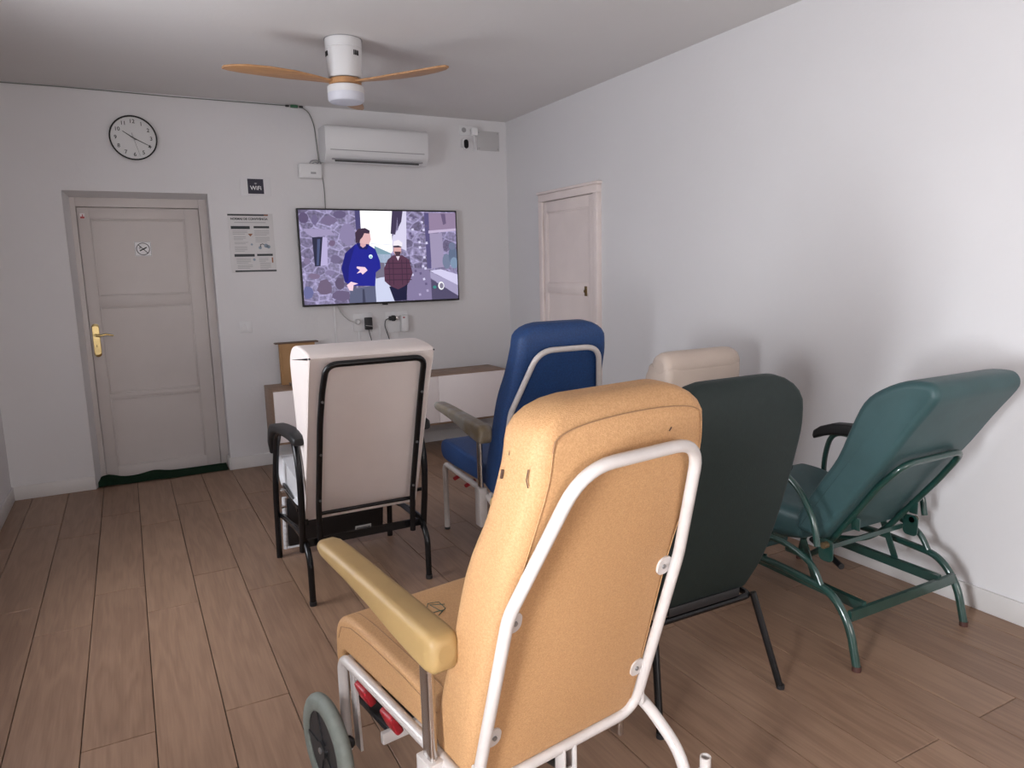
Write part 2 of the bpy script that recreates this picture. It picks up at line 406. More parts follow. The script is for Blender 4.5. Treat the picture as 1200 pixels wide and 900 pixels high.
hand('hour_hand', 304, .078, .0035, .02, -.022); hand('minute_hand', 117, .125, .0028, .02, -.0245); hand('second_hand', 165, .125, .001, .035, -.0265)

# wifi sign
wf = empty('wifi_sign', (.962, YB, 2.178), label='white framed dark wifi sign above the rules poster', cat='sign')
b = bm_(); box(b, -.11, .11, -.004, 0, -.07, .07, .001, 1); finish('backing', b, mat('sign_white', (.68, .67, .69), .5), wf)
b = bm_(); box(b, -.058, .058, -.006, -.004, -.054, .056); finish('dark_square', b, mat('sign_navy', (.012, .01, .03), .5), wf, False)
b = bm_(); text_into(b, 'WiFi', .042, wallM(0, -.0065, -.012), bold=.0006)
for rr in (.006, .013):
    pts = [(rr*math.cos(math.radians(a)), -.0065, .012+rr*math.sin(math.radians(a))) for a in (45, 60, 75, 90, 105, 120, 135)]
    tube(b, pts, .0016, n=5)
finish('lettering', b, mat('print_white', (.75, .75, .76), .5), wf, False)
# poster
ps = empty('rules_poster', (.905, YB, 1.754), label='white rules poster with dark headings left of the television', cat='poster')
b = bm_(); box(b, -.165, .165, -.004, 0, -.222, .222, .001, 1); finish('sheet', b, mat('poster_paper', (.60, .585, .59), .45), ps)
pk = mat('print_dark', (.03, .035, .04), .6); b = bm_()
box(b, -.165, .13, -.005, -.004, .205, .217, mi=0)
box(b, -.14, .165, -.005, -.004, -.217, -.205, mi=0)
text_into(b, 'NORMAS DE CONVIVENCIA', .0215, wallM(-.01, -.005, .181), bold=.0008)
for (x0, x1, z0, z1) in ((-.147, -.01, .106, .128), (.018, .133, .112, .128), (-.137, .01, -.102, -.082), (.028, .145, -.098, -.082)): box(b, x0, x1, -.005, -.004, z0, z1)
tube(b, [(.06, -.005, -.03), (.058, -.005, -.012), (.075, -.005, -.006), (.085, -.005, -.012)], .003, n=5)
finish('dark_print', b, pk, ps, False)['kind'] = 'stuff'
b = bm_()
zz = .154; box(b, -.12, .11, -.0048, -.004, .152, .158)
for (x0, x1, zt, nl) in ((-.137, -.03, .092, 3), (-.132, -.045, .05, 3), (-.13, -.03, .008, 2), (-.13, -.04, -.025, 4), (.02, .13, .095, 4), (.025, .13, .045, 4), (-.125, -.02, -.115, 4), (.04, .11, -.115, 3), (-.12, -.01, -.165, 3), (.045, .125, -.15, 5)):
    for i in range(nl): box(b, x0, x1-.02*(i == nl-1), -.0046, -.004, zt-.011*i-.004, zt-.011*i)
finish('small_print', b, mat('print_grey', (.36, .36, .37), .6), ps, False)['kind'] = 'stuff'
b = bm_(); box(b, .10, .13, -.0055, -.005, .207, .215, mi=0)
for x, z, s in ((-.01, .06, .018),):
    quad(b, (x-s, -.005, z+s*.6), (x+s, -.005, z+s*.6), (x, -.005, z-s*.6))
box(b, .135, .145, -.005, -.004, -.15, -.11)
finish('orange_print', b, mat('print_orange', (.30, .12, .06), .6), ps, False)['kind'] = 'stuff'
b = bm_()
for (x, z, r) in ((.10, -.02, .016), (.118, -.028, .014), (.055, -.035, .012), (-.005, -.01, .008), (.005, -.125, .01)): cyl(b, (x, -.004, z), (0, -1, 0), r, .0007, 14)
finish('icon_print', b, mat('print_blue', (.25, .31, .38), .6), ps, False)['kind'] = 'stuff'

# light switch
e = empty('light_switch', (.807, YB, 1.115), label='white light switch on the wall right of the cream door', cat='switch')
b = bm_(); box(b, -.045, .045, -.008, 0, -.045, .045, .004); finish('plate', b, white_m, e)
b = bm_(); box(b, -.03, -.001, -.012, -.008, -.03, .03, .002); finish('rocker', b, white_m, e); b = bm_(); box(b, .001, .03, -.012, -.008, -.03, .03, .002); finish('rocker', b, white_m, e)

# television
TX0, TX1, TZ0, TZ1, TY = 1.242, 2.598, 1.250, 2.018, 5.845
tv = empty('television', ((TX0+TX1)/2, YB, TZ0), label='large flat television on the back wall showing two men between stone houses', cat='television')
hw = (TX1-TX0)/2; hh = TZ1-TZ0; ty = TY-YB
b = bm_(); box(b, -hw, hw, ty, ty+.028, 0, hh, .003); box(b, -.35, .35, ty+.028, -.02, .1, hh-.2, .01); finish('housing', b, blackp_m, tv)
b = bm_(); box(b, -.2, .2, -.02, -.001, .25, .5, .003); finish('wall_bracket', b, black_m, tv)
b = bm_(); box(b, -.022, .022, ty-.001, ty+.02, -.012, 0, .002); finish('sensor', b, blackp_m, tv)
def stone_mat():
    m = bpy.data.materials.new('screen_stone_wall'); m.use_nodes = True; nt = m.node_tree; N = nt.nodes; L = nt.links
    bs = N['Principled BSDF']; bs.inputs['Base Color'].default_value = (.01, .01, .01, 1); bs.inputs['Roughness'].default_value = .3; bs.inputs['Specular IOR Level'].default_value = .1
    tc = N.new('ShaderNodeTexCoord'); mp = N.new('ShaderNodeMapping'); mp.inputs['Scale'].default_value = (12, 12, 17); L.new(tc.outputs['Object'], mp.inputs[0])
    nz = N.new('ShaderNodeTexNoise'); nz.inputs['Scale'].default_value = 6; mix = N.new('ShaderNodeMixRGB'); mix.inputs[0].default_value = .12
    L.new(tc.outputs['Object'], nz.inputs['Vector']); L.new(mp.outputs[0], mix.inputs[1]); L.new(nz.outputs[1], mix.inputs[2])
    v = N.new('ShaderNodeTexVoronoi'); v.feature = 'DISTANCE_TO_EDGE'; v.inputs['Scale'].default_value = 1; L.new(mix.outputs[0], v.inputs['Vector'])
    v2 = N.new('ShaderNodeTexVoronoi'); v2.inputs['Scale'].default_value = 1; L.new(mix.outputs[0], v2.inputs['Vector'])
    n3 = N.new('ShaderNodeTexNoise'); n3.inputs['Scale'].default_value = 45; n3.inputs['Detail'].default_value = 6; L.new(tc.outputs['Object'], n3.inputs['Vector'])
    rp = N.new('ShaderNodeValToRGB'); rp.color_ramp.elements[0].position = .02; rp.color_ramp.elements[1].position = .10
    rp.color_ramp.elements[0].color = (.22, .20, .32, 1); rp.color_ramp.elements[1].color = (.0, .0, .0, 1); L.new(v.outputs['Distance'], rp.inputs[0])
    sep = N.new('ShaderNodeSeparateColor'); L.new(v2.outputs['Color'], sep.inputs[0])
    r2 = N.new('ShaderNodeValToRGB'); L.new(sep.outputs[0], r2.inputs[0])
    r2.color_ramp.elements[0].color = (.20, .17, .29, 1); r2.color_ramp.elements[1].color = (.46, .42, .66, 1)
    mx = N.new('ShaderNodeMixRGB'); mx.blend_type = 'MULTIPLY'; mx.inputs[0].default_value = .8; L.new(r2.outputs[0], mx.inputs[1])
    r3 = N.new('ShaderNodeValToRGB'); r3.color_ramp.elements[0].position = .35; r3.color_ramp.elements[1].position = .7
    r3.color_ramp.elements[0].color = (.5, .48, .5, 1); r3.color_ramp.elements[1].color = (1.3, 1.25, 1.35, 1); L.new(n3.outputs[0], r3.inputs[0]); L.new(r3.outputs[0], mx.inputs[2])
    ad = N.new('ShaderNodeMixRGB'); ad.blend_type = 'ADD'; ad.inputs[0].default_value = 1; L.new(mx.outputs[0], ad.inputs[1]); L.new(rp.outputs[0], ad.inputs[2])
    L.new(ad.outputs[0], bs.inputs['Emission Color']); bs.inputs['Emission Strength'].default_value = .50
    return m
scr = bm_(); box(scr, -hw+.012, hw-.012, ty-.0015, ty, .016, hh-.012); scr = finish('screen', scr, stone_mat(), tv, False)
def sp(x, y, lay):
    s = (x-100-30*(y-80)/588)/(970-30*(y-80)/588+.001); top = 80+10*s; bot = 668-38*s; t = (y-top)/(bot-top)
    s = min(max(s, 0), 1); t = min(max(t, 0), 1)
    return (-hw+.012+s*(2*hw-.024), ty-.0015-.0006*lay, hh-.012-t*(hh-.028))
sm = []
def SC(c):
    m = emis('screen_%d_%d_%d' % c, lin(*c), .8)
    if m not in sm: sm.append(m)
    return sm.index(m)
pic = bm_()
def poly(pts, c, lay=1):
    vs = [pic.verts.new(sp(x, y, lay)) for x, y in pts]; f = pic.faces.new(vs); f.material_index = SC(c)
def blob(cx, cy, rx, ry, c, lay, n=14):
    poly([(cx+rx*math.cos(2*PI*k/n), cy+ry*math.sin(2*PI*k/n)) for k in range(n)], c, lay)
poly([(455, 80), (655, 80), (650, 240), (655, 330), (645, 345), (520, 350), (460, 250)], (252, 250, 255))            # sky
poly([(520, 290), (650, 292), (650, 296), (520, 285)], (200, 205, 215), 2)
poly([(540, 300), (640, 345), (640, 400), (545, 410)], (120, 150, 165), 2)                                            # roof
poly([(545, 350), (640, 352), (640, 470), (545, 500)], (165, 175, 200), 2)
poly([(530, 500), (660, 490), (660, 660), (540, 660)], (195, 200, 225), 2)                                            # lane
poly([(545, 400), (600, 405), (600, 490), (545, 505)], (110, 105, 125), 3)
poly([(425, 80), (457, 80), (463, 260), (432, 200)], (70, 65, 110), 2)
poly([(655, 85), (722, 85), (712, 150), (690, 190), (688, 120), (672, 230), (642, 225)], (62, 52, 80), 3)               # eaves
poly([(722, 85), (745, 85), (740, 330), (650, 290), (655, 240), (690, 200)], (205, 200, 225), 2)
poly([(175, 248), (236, 245), (222, 425), (190, 428)], (38, 38, 62), 2)                                                # small window
poly([(205, 260), (222, 258), (212, 420), (200, 422)], (70, 78, 115), 3)
poly([(125, 195), (280, 200), (305, 232), (180, 246), (150, 230)], (150, 140, 175), 2)
poly([(236, 245), (262, 250), (262, 420), (222, 425)], (175, 165, 205), 2)
for x, y, rx, ry, c in ((130, 130, 32, 38, (88, 76, 108)), (192, 140, 20, 34, (105, 95, 130)), (270, 145, 50, 28, (112, 100, 132)), (335, 108, 45, 24, (95, 85, 118)), (380, 230, 50, 75, (132, 122, 158)),
                    (290, 283, 22, 20, (110, 92, 122)), (308, 382, 30, 30, (108, 98, 130)), (185, 488, 36, 20, (118, 102, 130)), (245, 560, 48, 50, (105, 90, 115)), (150, 590, 32, 42, (98, 100, 145)),
                    (330, 535, 28, 40, (90, 78, 105)), (340, 610, 55, 35, (100, 88, 118)), (145, 395, 20, 22, (120, 108, 140)), (275, 465, 30, 18, (125, 115, 150))):
    pts = [(x+rx*math.cos(2*PI*k/9)*random.uniform(.8, 1.1), y+ry*math.sin(2*PI*k/9)*random.uniform(.8, 1.1)) for k in range(9)]
    poly(pts, c, 2)
# right stone house, ledge, carved lion-like blob of pale stone left plain
poly([(890, 95), (1072, 95), (1072, 190), (890, 205)], (140, 122, 150), 2); poly([(885, 205), (1072, 190), (1072, 205), (885, 222)], (185, 170, 200), 3)
poly([(892, 222), (975, 220), (985, 430), (900, 440)], (150, 140, 170), 2)
poly([(970, 100), (1000, 100), (1005, 160), (985, 170)], (100, 85, 115), 3)
poly([(860, 95), (892, 95), (898, 440), (870, 440)], (85, 78, 120), 2)
poly([(885, 455), (960, 445), (1072, 478), (1072, 545)], (200, 195, 225), 3)
poly([(888, 460), (1072, 545), (1072, 612), (890, 500)], (155, 148, 180), 3)
poly([(890, 505), (1072, 612), (1072, 640), (895, 645)], (78, 72, 100), 2)
blob(1000, 395, 28, 48, (110, 120, 145), 3); blob(1045, 360, 32, 55, (92, 105, 130), 3); blob(1040, 300, 24, 24, (105, 112, 140), 4); blob(1050, 405, 26, 36, (120, 140, 165), 4)
poly([(745, 430), (880, 450), (895, 480), (895, 645), (735, 640)], (125, 115, 150), 2)
for k in range(26):
    x = random.uniform(755, 880); y = random.uniform(110, 620); poly([(x-8, y-6), (x+6, y-9), (x+9, y+5), (x-5, y+8)], random.choice([(200, 195, 225), (95, 85, 120), (170, 160, 195)]), 3)
blob(958, 549, 20, 26, (235, 235, 240), 4); blob(960, 549, 13, 18, (125, 120, 140), 5); blob(915, 558, 12, 10, (60, 130, 125), 4)
# man in blue hooded top
poly([(390, 570), (540, 545), (545, 660), (470, 655), (385, 660)], (88, 92, 118), 3); poly([(462, 570), (474, 570), (480, 655), (462, 655)], (60, 62, 85), 4)
poly([(425, 290), (500, 290), (545, 320), (572, 395), (575, 440), (545, 465), (540, 550), (400, 548), (385, 540), (360, 525), (340, 440), (365, 345)], (28, 32, 138), 4)
poly([(365, 345), (425, 290), (410, 340), (385, 430), (380, 520), (362, 528), (340, 440)], (22, 24, 112), 5)
poly([(430, 282), (510, 290), (495, 322), (450, 320)], (18, 20, 95), 5)
poly([(455, 260), (490, 265), (488, 300), (470, 312), (455, 300)], (205, 160, 165), 6)
poly([(428, 215), (445, 195), (485, 190), (512, 205), (518, 245), (520, 262), (508, 290), (480, 288), (455, 280)], (214, 170, 172), 7)
poly([(428, 280), (425, 220), (445, 195), (485, 190), (514, 206), (510, 225), (480, 222), (470, 245), (455, 262), (450, 285)], (58, 42, 62), 8)
poly([(432, 428), (480, 432), (495, 452), (465, 478), (455, 465), (430, 472), (450, 450), (430, 438)], (232, 200, 215), 6)
poly([(370, 545), (395, 523), (438, 535), (410, 545), (405, 580), (385, 578)], (232, 200, 215), 6)
blob(516, 366, 12, 13, (215, 235, 240), 6); blob(516, 370, 8, 5, (110, 170, 185), 7)
# man in checked shirt and pale cap
poly([(625, 555), (740, 530), (732, 640), (655, 645)], (26, 26, 56), 3)
poly([(655, 358), (712, 358), (755, 385), (775, 470), (750, 530), (720, 552), (680, 572), (630, 550), (598, 520), (596, 440), (620, 385)], (84, 52, 74), 4)
for xx in (625, 650, 705, 735): poly([(xx, 385), (xx+4, 385), (xx+6, 545), (xx+2, 545)], (56, 34, 56), 5)
for yy in (405, 440, 475, 510): poly([(602, yy), (768, yy-2), (768, yy+3), (602, yy+5)], (58, 36, 58), 5)
poly([(660, 300), (705, 300), (706, 340), (690, 362), (672, 362), (658, 340)], (206, 160, 160), 6)
poly([(662, 335), (704, 335), (695, 362), (672, 364)], (70, 50, 62), 7); poly([(672, 364), (696, 364), (684, 392)], (220, 205, 220), 6)
poly([(655, 300), (660, 272), (690, 262), (715, 280), (712, 308), (690, 298), (668, 298)], (228, 222, 232), 7); poly([(655, 300), (690, 297), (712, 308), (690, 310), (660, 310)], (60, 50, 70), 8)
o = finish('picture', pic, sm, scr, False)

# air conditioner
ac = empty('air_conditioner', (1.885, YB, 2.36), label='white wall air conditioner above the television', cat='air conditioner')
prof = [(0, .275), (-.185, .272), (-.205, .262), (-.21, .24), (-.205, .07), (-.19, .05), (-.16, .005), (-.13, 0), (0, .02)]
b = bm_(); ring_faces(b, [[Vector((x, y*(s), .1375+(z-.1375)*s)) for y, z in prof] for x, s in ((-.420, .985), (-.414, 1), (.414, 1), (.420, .985))]); finish('casing', b, white_m, ac, ang=50)
b = bm_(); box(b, -.385, .385, -.207, -.199, .088, .094); 
box(b, -.37, .37, -.20, -.165, .02, .028, M=Matrix.Translation((0, 0, 0))); finish('louvre_gap', b, grey_m, ac, False)
b = bm_(); M = Matrix.Translation((0, -.178, .04)) @ Matrix.Rotation(math.radians(-48), 4, 'X'); box(b, -.35, .35, -.027, .027, -.004, .004, .002, M=M); finish('flap', b, white_m, ac)
b = bm_(); M = Matrix.Translation((0, -.165, .018)) @ Matrix.Rotation(math.radians(-48), 4, 'X'); box(b, -.345, .345, -.006, .006, -.01, .004, M=M); finish('outlet_slot', b, mat('slot_dark', (.1, .1, .1), .7), ac, False)
# router / alarm box
e = empty('router_box', (1.377, YB, 2.248), label='small white router box under the left end of the air conditioner', cat='router')
b = bm_(); box(b, -.09, .09, -.045, 0, 0, .115, .012, 3); finish('casing', b, white_m, e)
b = bm_(); box(b, .0, .04, -.0465, -.044, .035, .05); finish('logo_print', b, grey_m, e, False)
b = bm_(); tube(b, [(.0, -.02, .113), (.01, -.025, .135), (.05, -.03, .145), (.085, -.02, .13), (.09, -.01, .118)], .005, .02, n=8); tube(b, [(.02, -.02, .113), (.04, -.02, .13), (.07, -.02, .12)], .004, .01, n=8); finish('cable_loop', b, grey_m, e)
# cables
def cable(name, pts, r, m, label, cat='cable', fil=.05):
    b = bm_(); tube(b, pts, r, fil, n=8); o = finish(name, b, m); return tag(o, label, cat)
pale_m = mat('pale_cable', (.5, .49, .48), .5)
greyc = mat('grey_cable', (.17, .18, .17), .5)
cable('ceiling_cable', [(XL+.01, YB-.008, ZC-.012), (-.2, YB-.008, ZC-.008), (.4, YB-.008, ZC-.014), (1.235, YB-.01, ZC-.012)], .0035, greyc, 'thin grey cable along the top edge of the back wall up to the green joint')
e = empty('cable_joint', (1.29, YB-.012, ZC-.014), label='green cable joint with black ends at the ceiling edge', cat='connector')
b = bm_(); box(b, -.028, .028, -.01, .01, -.010, .010, .004); finish('green_sleeve', b, mat('green_plastic', (.04, .16, .08), .5), e)
for s in (-1, 1):
    b = bm_(); box(b, s*.052-.014, s*.052+.014, -.007, .007, -.007, .007, .003); finish('black_end', b, blackp_m, e)
cable('router_cable', [(1.345, YB-.012, ZC-.014), (1.40, YB-.012, ZC-.05), (1.435, YB-.01, 2.66), (1.445, YB-.01, 2.5), (1.455, YB-.012, 2.38), (1.43, YB-.02, 2.36)], .0035, greyc, 'grey cable curving down from the ceiling edge to the router box')
cable('television_cable', [(1.455, YB-.01, 2.36), (1.478, YB-.008, 2.25), (1.484, YB-.008, 2.15), (1.482, YB-.008, 1.99)], .003, greyc, 'thin grey cable hanging from the router box behind the television')

# high socket with plug, camera, blank plate
e = empty('high_socket', (2.765, YB, 2.705), label='double white wall socket high in the right corner of the back wall', cat='socket')
b = bm_(); box(b, -.087, .087, -.012, 0, -.04, .04, .004); finish('plate', b, white_m, e)
for x in (-.045, .035):
    b = bm_(); cyl(b, (x, -.0125, 0), (0, -1, 0), .021, .002, 20); finish('socket_well', b, grey_m, e)
e = empty('white_plug', (2.807, YB-.012, 2.695), label='white plug with short lead in the high corner socket', cat='plug')
b = bm_(); box(b, -.027, .027, -.045, -.002, -.032, .032, .008, 3); finish('plug_body', b, mat('bright_plastic', (.85, .85, .86), .35), e)
b = bm_(); tube(b, [(0, -.02, -.03), (.0, -.01, -.06), (.012, -.005, -.12), (.0, .004, -.16), (-.03, .005, -.165)], .004, .02, n=8); finish('lead', b, white_m, e)
e = empty('security_camera', (2.722, YB, 2.59), label='small white camera with black oval lens beside the corner socket', cat='camera')
b = bm_(); ring_faces(b, [[Vector((a, y, c)) for a, c in rrect(.03*s, .045*s, .03*s, 6)] for y, s in ((0, .9), (-.006, 1), (-.03, 1), (-.038, .9))]); finish('body', b, white_m, e)
b = bm_(); ring_faces(b, [[Vector((a+.004, y, c-.004)) for a, c in rrect(.021*s, .037*s, .021*s, 6)] for y, s in ((-.036, 1), (-.042, 1), (-.046, .8))]); finish('lens_panel', b, black_m, e)
e = empty('blank_plate', (2.955, YB, 2.628), label='square pale grey blank cover plate in the top right corner of the back wall', cat='cover plate')
b = bm_(); box(b, -.108, .108, -.008, 0, -.082, .082, .003); finish('plate', b, mat('blank_grey', (.5, .49, .49), .6), e)
b = bm_()
for sx in (-1, 1):
    for sz in (-1, 1): cyl(b, (sx*.092, -.0078, sz*.066), (0, -1, 0), .005, .002, 10)
finish('screws', b, grey_m, e)['kind'] = 'stuff'

# sockets below the television
e = empty('wall_socket', (1.765, YB, 1.10), label='white socket plate under the television holding the black adapter', cat='socket')
b = bm_(); box(b, -.11, .055, -.010, 0, -.075, .075, .004); finish('plate', b, white_m, e)
e = empty('black_adapter', (1.775, YB-.011, 1.088), label='black power adapter plugged in under the middle of the television', cat='power adapter')
b = bm_(); box(b, -.03, .03, -.045, 0, -.05, .052, .006); finish('adapter_body', b, blackp_m, e)
b = bm_(); tube(b, [(-.031, -.046, -.012), (0, -.047, -.018), (.031, -.046, -.022)], .003, n=6); finish('white_band', b, pale_m, e)
b = bm_(); tube(b, [(.0, -.02, -.048), (.008, -.018, -.09), (.025, -.01, -.15), (.02, .0, -.22), (.02, .003, -.42)], .0035, .03, n=8); finish('lead', b, blackp_m, e)
e = empty('round_plug', (1.686, YB-.011, 1.108), label='round white plug left of the black adapter with a curved white lead', cat='plug')
b = bm_(); lathe(b, (0, 0, 0), (0, -1, 0), [(0, .024), (.02, .024), (.028, .018), (.04, .012)], 20); finish('plug_body', b, white_m, e)
b = bm_(); tube(b, [(0, -.038, 0), (-.06, -.03, .005), (-.12, -.015, .06), (-.165, -.01, .15), (-.165, .0, .20)], .005, .05, n=8); finish('lead', b, pale_m, e)
for i, (x, zt, zb) in enumerate(((1.505, 1.25, .66), (1.70, 1.06, .66), (1.88, 1.06, .66))):
    b = bm_(); box(b, x-.007, x+.007, YB-.008, YB, zb, zt, .002); o = finish('cable_trunking', b, white_m)
    tag(o, ('thin white cable duct running down below the left part of the television', 'thin white cable duct running down from the round plug', 'thin white cable duct running down between the two sockets')[i], 'cable duct', 'cable ducts under the television')
e = empty('wall_socket', (2.03, YB, 1.09), label='wide white socket plate under the television holding the small black plug', cat='socket')
b = bm_(); box(b, -.10, .10, -.010, 0, -.09, .085, .004); finish('plate', b, white_m, e)
e = empty('black_plug', (2.0, YB-.011, 1.122), label='small black plug lying sideways under the right part of the television', cat='plug')
b = bm_(); box(b, -.045, .015, -.04, -.008, -.018, .018, .006); box(b, -.02, .005, -.042, -.006, -.024, .024, .004); finish('plug_body', b, blackp_m, e)
b = bm_(); box(b, .015, .04, -.034, -.012, -.013, .013, .002); finish('metal_tip', b, chrome_m, e)
b = bm_(); tube(b, [(-.043, -.024, 0), (-.075, -.02, -.01), (-.085, -.015, -.06), (-.06, -.01, -.13), (-.04, -.005, -.2), (-.04, .002, -.43)], .0035, .03, n=8); finish('lead', b, blackp_m, e)
e = empty('white_adapter', (2.085, YB-.011, 1.075), label='upright white adapter block at the right end of the wide socket', cat='adapter')
b = bm_(); box(b, -.03, .03, -.055, 0, -.07, .07, .006); finish('adapter_body', b, white_m, e)
b = bm_(); box(b, -.018, .0, -.0575, -.0545, .045, .055); finish('indicator', b, red_m, e, False)

# sideboard (wall hung)
sbx0, sbx1, sby0, sby1, sbz0, sbz1 = .905, 2.885, 5.515, YB-.015, .235, .650
sb = empty('sideboard', ((sbx0+sbx1)/2, YB, 0), label='long wall-hung white sideboard with oak top and sides under the television', cat='sideboard')
cx = (sbx0+sbx1)/2
def sbb(name, x0, x1, y0, y1, z0, z1, m, bev=.002, par=sb):
    b = bm_(); box(b, x0-cx, x1-cx, y0-YB, y1-YB, z0, z1, bev); return finish(name, b, m, par)
sbb('top_board', sbx0, sbx1, sby0, sby1, sbz1-.018, sbz1, oak_m)
sbb('bottom_board', sbx0, sbx1, sby0, sby1, sbz0, sbz0+.018, oak_m)
sbb('side_panel', sbx0, sbx0+.018, sby0, sby1, sbz0+.018, sbz1-.018, oak_m); sbb('side_panel', sbx1-.018, sbx1, sby0, sby1, sbz0+.018, sbz1-.018, oak_m)
sbb('back_panel', sbx0+.018, sbx1-.018, sby1-.012, sby1, sbz0+.018, sbz1-.018, white_m)
cabw = mat('cabinet_white', (.90, .83, .82), .4)
dw = (sbx1-sbx0)/3
for i in range(3):
    sbb('door', sbx0+i*dw+.0015, sbx0+(i+1)*dw-.0015, sby0-.018, sby0-.001, sbz0+.02, sbz1-.006, cabw, .0015)
# brown board with top strip, leaning behind
e = empty('cardboard_stand', (1.16, 5.80, .651), label='brown cardboard panel with dark top strip standing on the sideboard', cat='cardboard')
b = bm_(); box(b, -.127, .14, -.012, .012, 0, .322, .001); box(b, -.135, -.118, -.016, .03, 0, .322, .001); finish('panel', b, mat('cardboard', (.42, .24, .11), .8, var=.08, scale=10), e)
b = bm_(); box(b, -.165, .168, -.02, .05, .322, .332, .002); finish('top_strip', b, mat('dark_brown_wood', (.12, .07, .045), .5), e)
e = empty('glass_dish', (1.115, 5.66, .651), label='small clear glass dish at the foot of the brown cardboard panel', cat='dish')
gl = bpy.data.materials.new('clear_glass'); gl.use_nodes = True; gb = gl.node_tree.nodes['Principled BSDF']; gb.inputs['Transmission Weight'].default_value = .85; gb.inputs['Roughness'].default_value = .08; gb.inputs['Base Color'].default_value = (.75, .75, .75, 1)
b = bm_(); lathe(b, (0, 0, 0), (0, 0, 1), [(0, .03), (.012, .055), (.03, .062), (.03, .057), (.014, .05), (.006, .02)], 24); finish('bowl', b, gl, e)
b = bm_(); box(b, -.03, .01, -.01, .0, .012, .022, .002); box(b, .0, .03, .0, .02, .012, .03, .003); finish('keys', b, chrome_m, e)

# ------------------------------------------------------------------ ceiling fan
FX, FY = 1.218, 4.22
fan = empty('ceiling_fan', (FX, FY, ZC), label='white drum ceiling fan with three wooden blades and a round lamp', cat='ceiling fan')
b = bm_(); lathe(b, (0, 0, 0), (0, 0, -1), [(0, .094), (.002, .102), (.05, .102), (.053, .099)], 48); finish('canopy', b, white_m, fan)
b = bm_(); lathe(b, (0, 0, 0), (0, 0, -1), [(-.004, .106), (.004, .106)], 48); finish('ceiling_ring', b, grey_m, fan)
b = bm_(); lathe(b, (0, 0, -.053), (0, 0, -1), [(0, .098), (.003, .101), (.09, .097), (.15, .093), (.155, .088)], 48); finish('motor_housing', b, white_m, fan)
for a0 in (-72, -184):
    for k in range(4):
        a = math.radians(a0+k*5.5); b = bm_(); r = .1005
        M = Matrix.Translation((r*math.cos(a), r*math.sin(a), -.085)) @ Matrix.Rotation(a, 4, 'Z')
        box(b, -.002, .002, -.0028, .0028, -.013, .013, M=M); finish('vent_slot', b, blackp_m, fan, False)
b = bm_(); lathe(b, (0, 0, -.208), (0, 0, -1), [(0, .07), (.006, .07)], 36); finish('shadow_gap', b, blackp_m, fan)
bw = mat('blade_wood', (.50, .27, .12), .45, stretch=(2, 18, 2), col2=(.40, .205, .09), scale=4)
b = bm_(); lathe(b, (0, 0, -.212), (0, 0, -1), [(0, .085), (.004, .09), (.03, .09), (.034, .085)], 36); finish('hub', b, bw, fan)
for a in (188, 308, 68):
    b = bm_(); rings = []
    for s, wd, sh, tw in ((.07, .05, 0, 4), (.12, .055, 0, 5), (.2, .085, .012, 5), (.32, .125, .02, 5), (.45, .135, .02, 5), (.56, .12, .01, 5), (.63, .085, -.004, 4), (.665, .04, -.015, 4)):
        t = math.radians(tw); c, sn = math.cos(t), math.sin(t)
        rings.append([Vector((s, sh+p*c-q*sn, -.23+p*sn+q*c)) for p, q in rrect(wd/2, .005, .004, 3)])
    ring_faces(b, rings); bmesh.ops.rotate(b, cent=(0, 0, 0), matrix=Matrix.Rotation(math.radians(a), 3, 'Z'), verts=b.verts)
    finish('blade', b, bw, fan)
b = bm_(); lathe(b, (0, 0, -.246), (0, 0, -1), [(0, .07), (.004, .07)], 36); finish('shadow_gap', b, blackp_m, fan)
b = bm_(); lathe(b, (0, 0, -.25), (0, 0, -1), [(0, .097), (.004, .102), (.04, .102)], 48); finish('lamp_housing', b, white_m, fan)
b = bm_(); lathe(b, (0, 0, -.29), (0, 0, -1), [(0, .102), (.035, .100), (.045, .092), (.05, .06)], 48); finish('lamp_diffuser', b, mat('frosted_plastic', (.62, .63, .70), .5), fan)

